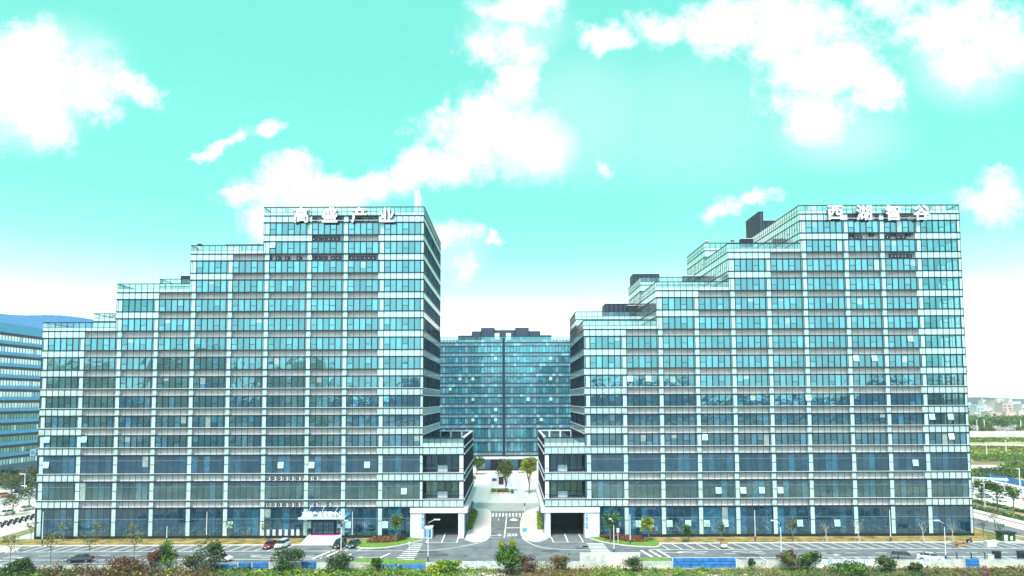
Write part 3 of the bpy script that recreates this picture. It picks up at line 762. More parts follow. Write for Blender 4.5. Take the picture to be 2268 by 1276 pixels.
# ------------------------------------------------------------------ rear building
def rear_building():
    Y = 294.0; xc = -3.6; x0, x1 = xc - 46, xc + 46; org = (xc, Y, 0)
    root = thing('office_building', 'dark blue glass office block closing the courtyard between the two stepped blocks', 'office building', org)
    F = Fac('F', Y)
    n = 66; m = (x1 - x0) / n; cc = [i for i in range(0, 67, 7)]
    def fin(mb, nm): o = mb.build(nm, root, origin=org); o.location = (0, 0, 0); return o
    wl = []
    for k in range(-1, 9):
        z0, z1 = glaz(k)
        for a in cc[:-1]:
            b = a + 7
            es = [x0 + (a + 1 + j) * m for j in range(0, 7)]
            mb = MB(); glazing(F, mb, es, z0, z1, (1, 4) if k > 0 else (), 'glass_rear', None, .08)
            cx = (es[0] + es[-1]) / 2
            if R.random() < .28 and -34 < cx < 28:
                j = R.choice([1, 4]); zz = z0 + (z1 - z0) * .45
                F.quad(mb, es[j] + .08, es[j + 1] - .08, zz, z1 - .1, 'glass_sky', .12, (.2, .2, 0, 0))
            wl.append((abs(cx - xc), mb))
    wl.sort(key=lambda q: q[0])
    for (_, mb) in wl: fin(mb, 'window')
    for k in range(-2, 9):
        z0, z1 = band(k); mb = MB()
        for i in range(n):
            F.quad(mb, x0 + i * m + .04, x0 + (i + 1) * m - .04, z0, z1, 'spandrel_rear_shade', .03)
        F.box(mb, x0, x1, -.1, .35, z0 - .16, z0 + .14, 'frame'); F.box(mb, x0, x1, -.1, .35, z1 - .14, z1 + .16, 'frame')
        fin(mb, 'spandrel_band')
    for a in cc[:-1]:
        mb = MB()
        F.box(mb, x0 + a * m + .1, x0 + (a + 1) * m - .1, .035, .06, glaz(-1)[0], glaz(8)[1], 'spandrel_rear_shade', .5)
        fin(mb, 'column')
    mb = MB(); F.box(mb, xc - .55, xc + .55, 0, .5, 6.2, band(8)[1] + 2, 'frame'); fin(mb, 'centre_joint')
    mb = MB(); zr = band(8)[1]
    for i in range(n):
        F.quad(mb, x0 + i * m + .04, x0 + (i + 1) * m - .04, zr, zr + 1.2, 'spandrel_rear_shade', .02); F.quad(mb, x0 + i * m + .04, x0 + (i + 1) * m - .04, zr + 1.2, zr + 2.4, 'glass_clear', .02)
    F.box(mb, x0, x1, -.1, .1, zr + 2.4, zr + 2.55, 'frame'); fin(mb, 'parapet')
    mb = MB(); mb.box(x0 + .2, x1 - .2, Y + .3, Y + 26, 6.3, zr, 'core'); mb.box(x0, x1, Y + 6, Y + 26, 0, 6.3, 'core'); fin(mb, 'inner_core')
    mb = MB(); mb.box(x0, x1, Y - 1.2, Y + 6, 5.3, 6.3, 'white_paint'); fin(mb, 'portal')
    mb = MB(); f2 = Fac('F', Y + 5.9)
    for (a, b) in ((-22, -15), (-13, -6), (-1, 6), (8, 15)):
        mb = MB(); f2.quad(mb, xc + a, xc + b, .2, 4.8, 'bay_blue', .05); f2.quad(mb, xc + a + 2.2, xc + a + 4.8, .5, 3.0, 'ledge_wall', .1); fin(mb, 'shopfront')
    for xq in (-24, -14, 14, 24): mb = MB(); mb.box(xc + xq, xc + xq + 2.2, Y - .3, Y + 1.2, 0, 5.3, 'white_pillar'); fin(mb, 'pillar')
    pass
    for (a, b, z1) in ((-20, -14, 59.7), (-14, -10, 61.5), (-10, -4, 63), (5.0, 11, 63), (11, 16, 61.5), (16, 21, 59.7), (-4, 5, 62)):
        mb = MB(); mb.box(xc + a, xc + b, Y + 4, Y + 12, zr, z1 - 1.0, 'dark_clad'); mb.box(xc + a + .5, xc + b - .5, Y + 3.9, Y + 4, zr + 2.6, z1 - 1.4, 'dark_clad2')
        fin(mb, 'roof_housing')
    mb = MB(); mb.box(xc - 4, xc - 1.8, Y + 3, Y + 3.8, zr + 1.5, zr + 4.4, 'ledge_wall'); mb.box(xc + 1.0, xc + 3.2, Y + 3, Y + 3.8, zr + 1.5, zr + 4.4, 'ledge_wall'); fin(mb, 'roof_unit')
rear_building()

# far left building, its long front faces the side street
def left_far():
    xs = -198.0; y0, y1 = 232.0, 345.0; org = (xs, y0, 0)
    root = thing('office_building', 'blue banded office block cut by the left edge of the picture', 'office building', org)
    F = Fac('R', xs)
    def fin(mb, nm): o = mb.build(nm, root, origin=org); o.location = (0, 0, 0); return o
    n = 70; m = (y1 - y0) / n; z = 6.0; kk = 0
    while z < 55:
        mb = MB(); es = [y0 + j * m for j in range(n + 1)]
        for j in range(n):
            F.quad(mb, es[j] + .1, es[j + 1] - .1, z, z + 2.0, 'glass_sky' if (kk > 4 and R.random() < .85) or R.random() < .08 else 'glass_rear', -.15)  # upper storeys mostly pale, reflected sky carried by the pane colour
            F.box(mb, es[j] - .08, es[j] + .08, -.2, -.05, z, z + 2.0, 'frame_thin')
        fin(mb, 'window_strip')
        mb = MB(); F.box(mb, y0, y1, -1, .1, z + 2.0, z + 3.1, 'frame'); F.box(mb, y0, y1, -1, .35, z + 3.1, z + 4.4, 'bay_blue'); fin(mb, 'spandrel_band')
        z += 4.4; kk += 1
    mb = MB(); mb.box(xs - 30, xs - .4, y0, y1, 0, z, 'dark_clad2'); mb.box(xs - 1, xs - .3, y0, y1, 0, 6, 'glass_dark'); fin(mb, 'inner_core')
    mb = MB(); mb.box(xs - 28, xs + .3, y0, y1, z, z + 2.3, 'bay_blue'); fin(mb, 'roof')
    t = thing('block_sign', 'small white square sign reading B6 on the far left block', 'sign', (xs + .5, 283.0, 9.6))
    b = MB(); b.box(-.1, .1, -1.7, 1.7, -1.4, 1.4, 'white_paint'); b.build('board', t)
    o = text_mesh('B6', 2.2, .03, 'sign_blue', 'lettering', t, 0.03); o.location = (.14, 0, 0); o.rotation_euler = (pi / 2, 0, pi / 2)
left_far()

# ------------------------------------------------------------------ ground and roads
def struct(mb, name, kind='structure', **k): o = mb.build(name, **k); o['kind'] = kind; return o
mb = MB(); S = 4000
mb.face([(-S, -S, -.02), (S, -S, -.02), (S, S, -.02), (-S, S, -.02)], 'field'); struct(mb, 'ground')
mb = MB(); mb.face([(-1200, -1000, -.005), (1200, -1000, -.005), (1200, 60, -.005), (-1200, 60, -.005)], 'town'); struct(mb, 'unseen_land')  # unseen ground added behind the camera, greyed for the glass reflections
mb = MB()
mb.face([(-420, 127.0, 0), (135, 127.0, 0), (135, 153.0, 0), (-420, 153.0, 0)], 'asphalt')
mb.face([(-24, 153.0, 0), (20, 153.0, 0), (20, 190, 0), (-24, 190, 0)], 'asphalt')
mb.face([(108.9, 153.0, 0), (117.9, 153.0, 0), (117.9, 900, 0), (108.9, 900, 0)], 'asphalt')
mb.face([(117.9, 127, .001), (121, 127, .001), (121, 153, .001), (117.9, 153, .001)], 'asphalt')
struct(mb, 'road')
mb = MB(); mb.face([(-112, 154, .001), (-24, 154, .001), (-24, 300, .001), (-112, 300, .001)], 'paving_grey'); mb.face([(20, 154, .001), (108, 154, .001), (108, 300, .001), (20, 300, .001)], 'paving_grey')
mb.face([(-24, 190, .003), (20, 190, .003), (20, 205, .003), (-24, 205, .003)], 'asphalt_pale')
mb.face([(-24, 205, .003), (20, 205, .003), (20, 300, .003), (-24, 300, .003)], 'paving')
mb.face([(-8, 212, .02), (-6.6, 212, .02), (-6.6, 292, .02), (-8, 292, .02)], 'paving_grey')
mb.face([(0.5, 212, .02), (4, 212, .02), (4, 292, .02), (0.5, 292, .02)], 'paving_grey')
struct(mb, 'courtyard_paving')
mb = MB()
for _ in range(26):
    x = R.uniform(-110, 110); y = R.choice([R.uniform(134.5, 140), R.uniform(128, 133), R.uniform(141, 146)]); w = R.uniform(1, 4)
    mb.face([(x, y, .0022), (x + w, y, .0022), (x + w, y + w * .5, .0022), (x, y + w * .5, .0022)], 'asphalt_patch')
for (px, py) in ((983, 1211), (1005, 1220), (1035, 1211), (1030, 1226), (1285, 1212), (1095, 1230)):
    x, y = G(px, py); w = R.uniform(2, 4); mb.face([(x, y, .0022), (x + w, y, .0022), (x + w, y + w * .7, .0022), (x, y + w * .7, .0022)], 'asphalt_patch2')
for (px, py) in ((1030, 1232), (1180, 1240), (1220, 1225), (700, 1228), (420, 1231), (1500, 1228), (1840, 1227), (1110, 1215)):
    x, y = G(px, py); mb.face([(x + .35 * cos(a * pi / 5), y + .35 * sin(a * pi / 5), .0030) for a in range(10)], 'dark_clad')
struct(mb, 'road_patch')
# side street left: pavement, carriageway, pavement
mb = MB()
for (xa, xb, z, m) in ((-121, -116, .02, 'paving'), (-133, -121, .004, 'paving'), (-150, -133, .02, 'sand'), (-172, -150, .004, 'asphalt_pale'), (-198, -172, .02, 'paving')):
    mb.face([(xa, 153.2, z), (xb, 153.2, z), (xb, 700, z), (xa, 700, z)], m)
mb.face([(-300, 153.2, .004), (-198, 153.2, .004), (-198, 232, .004), (-300, 232, .004)], 'paving')
struct(mb, 'side_street')
mb = MB()
for (xa, xb, z, m) in ((117.9, 126.7, .12, 'paving'), (129.5, 133.7, .08, 'red_path'), (137, 168, .02, 'paving'), (168, 178, .03, 'sand')):
    mb.face([(xa, 153.2, z), (xb, 153.2, z), (xb, 560, z), (xa, 560, z)], m)
mb.box(117.75, 117.9, 153.2, 560, 0, .125, 'kerb'); mb.box(122.8, 123.7, 153.2, 560, .12, .13, 'asphalt')
struct(mb, 'footpath')
# front verge polygons
def curve(pts, n=6):
    out = []
    for i in range(len(pts) - 1):
        p0 = pts[max(0, i - 1)]; p1 = pts[i]; p2 = pts[i + 1]; p3 = pts[min(len(pts) - 1, i + 2)]
        for j in range(n):
            t = j / n
            out.append(tuple(.5 * (2 * p1[k] + (p2[k] - p0[k]) * t + (2 * p0[k] - 5 * p1[k] + 4 * p2[k] - p3[k]) * t * t + (3 * p1[k] - p0[k] - 3 * p2[k] + p3[k]) * t ** 3) for k in (0, 1)))
    out.append(pts[-1]); return out
verge = MB(); kerb = MB()
lobeL = curve([G(788, 1208), G(793, 1213), G(815, 1215), G(850, 1213.5), G(890, 1207.5), G(935, 1197)])
polyL = [(-121, 153.6), (-121, 149)] + [(-118, 147.0), (-45.2, 147.0)] + [(-45.2, 153.6)]
verge.prism(polyL, 0, .12, 'grass')
polyL2 = [(-37.5, 153.7), (-37.5, 147.0)] + lobeL + [(-22.75, 153.5)]
verge.prism(polyL2, 0, .12, 'grass')
kerb.ribbon([(-124, 152), (-121, 148.4), (-118, 146.95), (-45.2, 146.95)], .28, 0, .15, 'kerb'); kerb.ribbon([(-37.5, 146.95)] + lobeL, .32, 0, .15, 'kerb')
lobeR = curve([G(1308, 1193.5), G(1340, 1202), G(1390, 1209), G(1440, 1212), G(1458, 1210.5), G(1461, 1206.5), G(1455, 1204)])
polyR = [(19.3, 153.5)] + lobeR + [(102, 147.4), (106, 146.5), (109, 146.3), (112.5, 147.5), (113.2, 149.5), (112.4, 152), (109, 158), (108.4, 164), (108.4, 260), (103.2, 260), (103.2, 153.7)]
verge.prism(polyR, 0, .12, 'grass')
kerb.ribbon(lobeR + [(102, 147.4), (106, 146.3), (109, 145.9), (112.9, 147.2), (113.7, 149.5), (112.8, 152.2), (109.3, 158), (108.7, 164), (108.7, 260)], .3, 0, .15, 'kerb')
# lower verges and lush fronts
lush = MB()
lush.prism([G(775, 1246), G(800, 1238.5), G(870, 1239.5), G(945, 1243), G(950, 1247.5), G(775, 1249)], 0, .14, 'grass_lush')
lush.prism([G(1418, 1238), G(1478, 1237), G(1488, 1247), G(1418, 1248)], 0, .14, 'grass_lush')
lb_ = [(p[0], p[1] + .35) for p in lobeL]
lush.prism([(-34.5, 149.5)] + lb_ + [(-22.9, 153.3), (-25.0, 151.3)], .1, .3, 'grass_lush')
rb_ = [(p[0], p[1] + .35) for p in lobeR[:-6]]
lush.prism([(19.5, 153.3)] + rb_ + [(31, 149.5), (23, 151.3)], .1, .3, 'grass_lush')
struct(verge, 'verge'); struct(kerb, 'kerb'); struct(lush, 'lawn', 'stuff')
# paved aprons of the gateway
ap = MB(); apk = MB()
aL = curve([G(1047, 1126), G(1074, 1128), G(1086, 1136), G(1086, 1160), G(1085, 1188), G(1074, 1197), G(1050, 1201), G(1030, 1196)])
ap.prism(aL + [(-10.5, 156), (-10.3, 188)], 0, .13, 'paving'); apk.ribbon(aL, .3, 0, .17, 'kerb')
aR = curve([G(1194, 1124), G(1165, 1134), G(1156, 1148), G(1153, 1165), G(1155, 1186), G(1166, 1196), G(1190, 1200), G(1212, 1194)])
ap.prism(aR + [(7.2, 156), (7.2, 188)], 0, .13, 'paving'); apk.ribbon(aR, .3, 0, .17, 'kerb')
for i in range(9): ap.box(-7.9, -7.6, 158 + i * 3, 159.6 + i * 3, .13, .134, 'paving_grey')
struct(ap, 'pavement'); struct(apk, 'kerb')

# painted markings
pm = MB(); Z = .005
def line(x0, y0, x1, y1, w=.22, m='paint', z=Z): pm.ribbon([(x0, y0), (x1, y1)], w, z, z, m)
line(-118, 141.2, -22, 141.2); line(-200, 134.1, -38, 134.1); line(28, 141.4, 108, 141.4); line(29, 134.2, 118, 134.2)
x = -115.5
while x < -30:
    if not (-46.5 < x < -37): line(x, 141.2, x + 1.0, 146.8, .2)
    x += 2.62
x = -128.0
while x < -92: line(x, 130.1, x + .8, 134.1, .2); x += 2.6
line(-130, 130.1, -92, 130.1)
x = 32.0
while x < 107: line(x - .0, 141.4, x - 1.0, 146.9, .2); x += 2.62
x = 33.0
while x < 118: line(x, 130.2, x - .8, 134.2, .2); x += 2.6
x = -112.0
while x < -40: line(x, 137.6, x + 2.2, 137.6, .2); x += 6.0
x = 36.0
while x < 104: line(x, 137.7, x + 2.2, 137.7, .2); x += 6.0
def diamond(cx, cy):
    for s in (-1, 1):
        line(cx - 3.2, cy, cx, cy + s * .7, .18); line(cx, cy + s * .7, cx + 3.2, cy, .18)
diamond(G(590, 1233)[0], G(590, 1233)[1]); diamond(G(697, 1233)[0], G(697, 1233)[1]); diamond(G(1533, 1221)[0], 139.2); diamond(G(1652, 1220)[0], 139.2)
def arrow(cx, cy, s, l=3.0):
    line(cx, cy, cx + s * l, cy, .2); pm.face([(cx + s * l, cy - .45, Z), (cx + s * (l + 1.3), cy, Z), (cx + s * l, cy + .45, Z)][::(1 if s > 0 else -1)], 'paint')
arrow(-26.3, 135.5, -1); arrow(-100, 136.2, 1); arrow(30, 138.7, 1); arrow(82, 138.8, -1); arrow(60, 136, 1)
for bx in (-38.8, -37.2, -35.6):
    line(bx + 1.7, 140.6, bx, 134.6, .5, 'paint'); line(bx + 1.98, 140.6, bx + .28, 134.6, .16, 'paint_yellow')
line(-24.6, 138.8, -25.8, 135, .45)
for bx in (26.0, 27.7, 29.4):
    line(bx, 140.9, bx + 1.1, 134.8, .5, 'paint'); line(bx + .28, 140.9, bx + 1.38, 134.8, .16, 'paint_yellow')
for i in range(9):                    # zebra crossings at either side of the mouth
    a = G(917 - i * 2.7, 1204 + i * 2.9); b = G(938 - 2 - i * 2.75, 1204 + i * 2.9)
    t = i / 8
    xa, y = G(913 - t * 38, 1205 + t * 34); xb, _ = G(936 - t * 19, 1205 + t * 34)
    line(xa, y, xb, y, .5)
    xa, y = G(1300 + t * 12, 1204 + t * 25); xb, _ = G(1336 + t * 22, 1204 + t * 25); line(xa, y, xb, y, .5)
pm.ribbon(curve([G(923, 1219), G(960, 1218.5), G(1000, 1214), G(1040, 1207), G(1072, 1199), G(1085, 1191)]), .2, Z, Z, 'paint')
pm.ribbon(curve([G(1156, 1191), G(1175, 1204), G(1205, 1213), G(1250, 1217), G(1303, 1218)]), .2, Z, Z, 'paint')
for (pts) in ([G(944, 1202), G(1012, 1202), G(1017, 1180)], [G(978, 1202), G(987, 1180)], [G(944, 1202), G(948, 1196)],
              [G(1219, 1186), G(1226, 1201), G(1292, 1201), G(1281, 1182)], [G(1250, 1181), G(1258, 1201)]): pm.ribbon([tuple(p) for p in pts], .26, Z, Z, 'paint')
pm.ribbon([G(1086, 1191.5), G(1117, 1191), G(1122, 1146), G(1157, 1146)], .25, Z, Z, 'paint')
for i in range(10):
    a = G(1092 + i * 7.4, 1140)[0]; line(a, 181.4, a, 186.6, .42)
line(G(1121, 1169)[0], G(1121, 1169)[1], G(1151, 1169)[0], G(1151, 1169)[1], .6); line(G(1121, 1169)[0], G(1121, 1169)[1] - .5, G(1151, 1169)[0], G(1151, 1169)[1] - .5, .25, 'paint_yellow')
ax, ay = G(1138, 1151.5)
pm.face([(ax - 1.2, ay - .4, Z), (ax, ay - 1.6, Z), (ax + 1.2, ay - .4, Z), (ax, ay + 2.6, Z)], 'paint')
ax, ay = G(1104, 1151); line(ax, ay - 1.5, ax, ay + 1.5, .2); ax, ay = G(1098, 1186); line(ax - 2, ay, ax + 1, ay, .35); pm.face([(ax + .2, ay - .4, Z), (ax + 1.4, ay - .4, Z), (ax + .8, ay + 1.8, Z)], 'paint')
struct(pm, 'road_marking')
o = text_mesh('20', 2.6, .001, 'paint', 'road_marking', None, .03); p = G(1134, 1185); o.location = (p[0], p[1], .008); o['kind'] = 'structure'
o.scale = (.95, 1.5, 1)

# ------------------------------------------------------------------ hills
def hill_mesh(name, pts, m, foot=0):
    """ridge: pts = (x, y, height); a body with a front and a back slope"""
    mb = MB()
    n = len(pts)
    for i in range(n - 1):
        (xa, ya, ha), (xb, yb, hb) = pts[i], pts[i + 1]
        c = Vector((xa, ya)).normalized(); d = Vector((xb, yb)).normalized()
        fa, fb = Vector((xa, ya)) - c * (ha * 2.2 + 60), Vector((xb, yb)) - d * (hb * 2.2 + 60)
        ba, bb_ = Vector((xa, ya)) + c * (ha * 2.2 + 60), Vector((xb, yb)) + d * (hb * 2.2 + 60)
        mb.face([(fa.x, fa.y, -1), (fb.x, fb.y, -1), (xb, yb, hb), (xa, ya, ha)], m)
        mb.face([(xa, ya, ha), (xb, yb, hb), (bb_.x, bb_.y, -1), (ba.x, ba.y, -1)], m)
    o = mb.build(name); o['kind'] = 'structure'; return o
def ridge(a0, a1, dist, base, amp, seed, n=160, rough=1.0):
    r = random.Random(seed); ph = [r.uniform(0, 6.28) for _ in range(8)]; out = []
    for i in range(n + 1):
        a = radians(a0 + (a1 - a0) * i / n)
        h = base
        for j in range(8): h += amp * sin(a * (6 + j * 11) + ph[j]) / (1 + j * .9) * rough
        h += r.uniform(-1, 1) * amp * .06
        out.append((sin(a) * dist, cos(a) * dist, max(2, h)))
    return out
hill_mesh('hills', ridge(110, 250, 900, 52, 17, 3, 260), 'hill')
hill_mesh('hills', ridge(60, 112, 1500, 40, 25, 5), 'hill')
hill_mesh('hills', ridge(-58, -31, 1350, 176, 6, 9, 120), 'hill_far')
hill_mesh('hills', ridge(28, 62, 3200, 22, 10, 11, 90), 'hill')

# ------------------------------------------------------------------ plants
def leafcloud(mb, c, r, n, size, m, squash=1.0, lump=5, seed=None):
    """leaf clumps scattered through a lumpy crown volume"""
    rr = R
    lumps = []
    for _ in range(lump):
        a = rr.uniform(0, 2 * pi); b = rr.uniform(-.6, 1); q = rr.uniform(.25, .75)
        lumps.append((c[0] + cos(a) * r[0] * q, c[1] + sin(a) * r[1] * q, c[2] + b * r[2] * .62, rr.uniform(.35, .6)))
    for _ in range(n):
        lx, ly, lz, s = lumps[rr.randrange(len(lumps))]
        while True:
            u, v, w = rr.uniform(-1, 1), rr.uniform(-1, 1), rr.uniform(-1, 1); q = u * u + v * v + w * w
            if q <= 1: break
        k = q ** .12
        x, y, z = lx + u * r[0] * s * k, ly + v * r[1] * s * k, lz + w * r[2] * s * k
        if z < c[2] - r[2]: z = c[2] - r[2] * rr.uniform(.5, 1)
        d1 = Vector((rr.uniform(-1, 1), rr.uniform(-1, 1), rr.uniform(-.6, .6))).normalized()
        d2 = d1.cross(Vector((rr.uniform(-1, 1), rr.uniform(-1, 1), rr.uniform(-1, 1)))).normalized()
        sz = size * rr.uniform(.6, 1.35); p = Vector((x, y, z))
        mb.face([p - d1 * sz, p + d2 * sz * .5, p + d1 * sz, p - d2 * sz * .5], m)
def limbs(mb, x, y, z0, h, r, m='bark', n=6, spread=.5, start=.4, droop=0):
    mb.cyl((x, y, z0), (x + R.uniform(-.1, .1) * h * .2, y, z0 + h * .6), r, r * .6, m, 7, False)
    tips = []
    for i in range(n):
        a = 2 * pi * i / n + R.uniform(-.4, .4); zb = z0 + h * (start + (.6 - start) * i / n)
        e = (x + cos(a) * h * spread * R.uniform(.5, 1), y + sin(a) * h * spread * R.uniform(.5, 1), z0 + h * R.uniform(.72, 1.0))
        md = ((x + e[0]) / 2 + R.uniform(-.1, .1), (y + e[1]) / 2, (zb + e[2]) / 2)
        mb.cyl((x, y, zb), md, r * .5, r * .3, m, 5, False); mb.cyl(md, e, r * .3, r * .08, m, 5, False)
        for _ in range(2):
            t = (md[0] + R.uniform(-1, 1) * h * .18, md[1] + R.uniform(-1, 1) * h * .18, md[2] + R.uniform(.05, .28) * h)
            mb.cyl(md, t, r * .18, r * .05, m, 4, False); tips.append(t)
        tips.append(e)
    return tips
def tree(x, y, z, h, cr, label, leaf='leaf_mid', n=1400, size=.22, cz=.62, name='tree', cat='tree', group=None, lump=7, leaf2=None, tr=None, bark='bark'):
    t = thing(name, label, cat, (x, y, z), 0, group)
    mb = MB(); limbs(mb, 0, 0, 0, h, tr or h * .025, bark, 6, cr[0] / h * .8); mb.build('trunk', t)
    mb = MB(); c = (0, 0, h * cz)
    leafcloud(mb, c, cr, int(n * .6), size, leaf, lump=lump)
    leafcloud(mb, (c[0], c[1], c[2] + cr[2] * .15), (cr[0] * .95, cr[1] * .95, cr[2]), int(n * .4), size, leaf2 or leaf, lump=lump)
    mb.build('crown', t); return t
def bare_tree(x, y, z, h, label, leaves=60, leaf='leaf_olive', group=None, stakes=False):
    t = thing('young_tree', label, 'tree', (x, y, z), 0, group)
    mb = MB(); tips = limbs(mb, 0, 0, 0, h, .07, 'bark_pale' if stakes else 'bark', 7, .28, .35); mb.build('trunk', t)
    if stakes:
        for a in (.5, 2.6, 4.7):
            s = MB(); s.cyl((cos(a) * .8, sin(a) * .8, 0), (0, 0, 1.5), .05, .04, 'bark_pale', 5); s.build('stake', t)
    mb = MB()
    for _ in range(leaves):
        p = Vector(tips[R.randrange(len(tips))]) + Vector((R.gauss(0, .3), R.gauss(0, .3), R.gauss(-.1, .3)))
        d1 = Vector((R.uniform(-1, 1), R.uniform(-1, 1), R.uniform(-1, 1))).normalized() * .16; d2 = d1.orthogonal() * .8
        mb.face([p - d1, p + d2, p + d1, p - d2], leaf)
    mb.build('crown', t); return t
def bush(px, py, w, h, label, leaf, leaf2=None, n=1100, size=.2, D=None, name='bush', group='bushes along the near edge'):
    """px, py = foot of the bush in the picture (stands on the ground there)"""
    x, y = G(px, py) if D is None else (P(px, py, D)[0], D)
    t = thing(name, label, 'bush', (x, y, 0), 0, group)
    mb = MB()
    for i in range(5): mb.cyl((0, 0, 0), (R.uniform(-.4, .4) * w, R.uniform(-.3, .3) * w, h * R.uniform(.5, .9)), .06, .02, 'bark', 5, False)
    mb.build('stem', t)
    mb = MB(); leafcloud(mb, (0, 0, h * .55), (w * .5, w * .4, h * .5), int(n * .6), size, leaf, lump=6); leafcloud(mb, (0, 0, h * .6), (w * .5, w * .4, h * .5), int(n * .4), size, leaf2 or leaf, lump=6)
    mb.build('foliage', t); return t

# near strip: bare earth, scrub, one countless mass of undergrowth
mb = MB(); mb.face([(-160, 95, .0), (160, 95, .0), (160, 125.6, .0), (-160, 125.6, .0)], 'soil'); mb.face([(*G(1000, 1268), .006), (*G(1000, 1300), .006), (*G(1150, 1300), .006), (*G(1120, 1270), .006)], 'sand'); mb.face([(*G(1560, 1272), .006), (*G(1540, 1300), .006), (*G(1720, 1300), .006), (*G(1690, 1271), .006)], 'sand'); struct(mb, 'earth_bank')
def zone(px): # what grows where along the near edge (picture x)
    if px < 90: return ('leaf_dark', 'leaf_mid', .8, 1.1)
    if px < 470: return ('leaf_brown', R.choice(['leaf_rust', 'leaf_olive', 'leaf_dark', 'leaf_mid', 'leaf_lime']), .85, 1.35)
    if px < 560: return ('leaf_mid', 'leaf_dark', .8, .8)
    if px < 1050: return ('leaf_mid', R.choice(['leaf_olive', 'leaf_lime', 'leaf_dark']), .8, .9)
    if px < 1110: return ('leaf_olive', 'leaf_mid', .3, .5)
    if px < 1200: return ('leaf_brown', 'leaf_olive', .45, .8)
    if px < 1300: return ('leaf_rust', 'leaf_mid', .9, 1.5)
    if px < 1580: return ('leaf_mid', R.choice(['leaf_olive', 'leaf_dark', 'leaf_lime']), .65, .8)
    if px < 1780: return ('leaf_olive', 'leaf_mid', .55, .9)
    if px < 2050: return ('leaf_dark', 'leaf_olive', .8, .9)
    return ('leaf_brown', R.choice(['leaf_olive', 'leaf_mid']), .75, .9)
mb = MB()
for _ in range(5200):
    px = R.uniform(-30, 2300); py = R.uniform(1262, 1290); x, y = G(px, py)
    a, b, dn, hh = zone(px + R.gauss(0, 25))
    if R.random() > dn: continue
    hh *= R.uniform(.3, 1.1) * (.55 + .9 * (.5 + .5 * sin(x * .9 + 2 * sin(x * .23)))); lf = a if R.random() < .6 else b
    for _ in range(9):
        p = Vector((x + R.gauss(0, .35), y + R.gauss(0, .35), R.uniform(0.02, hh)))
        d1 = Vector((R.uniform(-1, 1), R.uniform(-1, 1), R.uniform(-.3, 1))).normalized() * R.uniform(.1, .26); d2 = d1.orthogonal() * .45
        mb.face([p - d1, p + d2, p + d1, p - d2], lf)
struct(mb, 'undergrowth', 'stuff')

bush(372, 1262, 4.6, 4.9, 'tall bright green bush between the parked dark car and the white sedan', 'leaf_mid', 'leaf_dark', 1800)
bush(462, 1266, 6.0, 5.4, 'large grey-green bush beside the white sedan on the lower parking row', 'leaf_grey', 'leaf_dark', 2200)
bush(425, 1270, 4.0, 3.0, 'low grey bush between two taller bushes in front of the left block', 'leaf_grey', 'leaf_olive', 1200)
bush(45, 1272, 4.5, 2.6, 'very dark round bush in the lower left corner', 'leaf_dark', 'leaf_dark', 1200)
bush(340, 1264, 2.6, 3.6, 'rusty orange upright shrub in front of the left block', 'leaf_rust', 'leaf_brown', 900)
bush(270, 1272, 8, 2.6, 'wide reddish brown thicket near the lower left corner', 'leaf_brown', 'leaf_rust', 1500)
bush(632, 1268, 6.4, 4.2, 'large dark green bush between two blue wall panels', 'leaf_dark', 'leaf_grey', 2000)
bush(755, 1266, 5.4, 3.0, 'dark spreading bush before the grass verge left of the gateway', 'leaf_dark', 'leaf_grey', 1600)
bush(835, 1264, 2.4, 2.2, 'small dark bush leaning on the wall left of the gateway', 'leaf_dark', 'leaf_mid', 700)
bush(985, 1270, 5.5, 2.2, 'spiky bright green clump below the painted wall panels', 'leaf_lime', 'leaf_mid', 1300, .28)
bush(1170, 1268, 4.0, 2.8, 'reddish twiggy bush right of the small tree in the middle', 'leaf_rust', 'leaf_brown', 800)
bush(1240, 1268, 4.2, 3.0, 'rust coloured bush at the foot of the cream wall', 'leaf_rust', 'leaf_olive', 900)
bush(1402, 1266, 3.6, 2.6, 'dark bush in front of the white wall panel by the blue sheeting', 'leaf_dark', 'leaf_grey', 1000)
bush(1664, 1262, 1.5, 2.0, 'small narrow dark conifer bush by the pale wall', 'leaf_dark', 'leaf_dark', 500)
bush(1750, 1264, 4.6, 3.2, 'brown-green bush on the near edge right of the blue sheeting', 'leaf_olive', 'leaf_brown', 1300)
bush(1795, 1266, 4.8, 3.4, 'dark green ragged bush at the right of the brown-green bush', 'leaf_dark', 'leaf_mid', 1500)
bush(1880, 1270, 7, 1.8, 'low dark bush in front of the pale grey sheeting at the right', 'leaf_mid', 'leaf_dark', 1300)
bush(1965, 1268, 4.6, 2.6, 'dark bush below the black car at the right', 'leaf_dark', 'leaf_olive', 1100)
bush(2028, 1270, 2.6, 1.9, 'small dark bush below the white car at the right', 'leaf_dark', 'leaf_olive', 700)
# the small tree in the middle
x, y = G(1128, 1274)
tree(x, y, 0, 6.9, (2.7, 2.5, 2.4), 'small broadleaf tree with light green tips in the middle foreground', 'leaf_dark', 3400, .2, .40, lump=14, leaf2='leaf_mid')
t = bpy.context.scene.objects[-1]
mb = MB(); leafcloud(mb, (-1.1, 0, 5.2), (.8, .7, .8), 300, .2, 'leaf_lime', lump=3); leafcloud(mb, (.8, 0, 5.6), (.8, .7, .9), 360, .2, 'leaf_lime', lump=3); leafcloud(mb, (-1.8, 0, 3.2), (.9, .8, 1.1), 200, .2, 'leaf_mid', lump=3)
o = mb.build('young_shoots'); o.location = (0, 0, 0)
for q in COL.objects:
    if q.name.startswith('tree') and q.type == 'EMPTY': o.parent = q
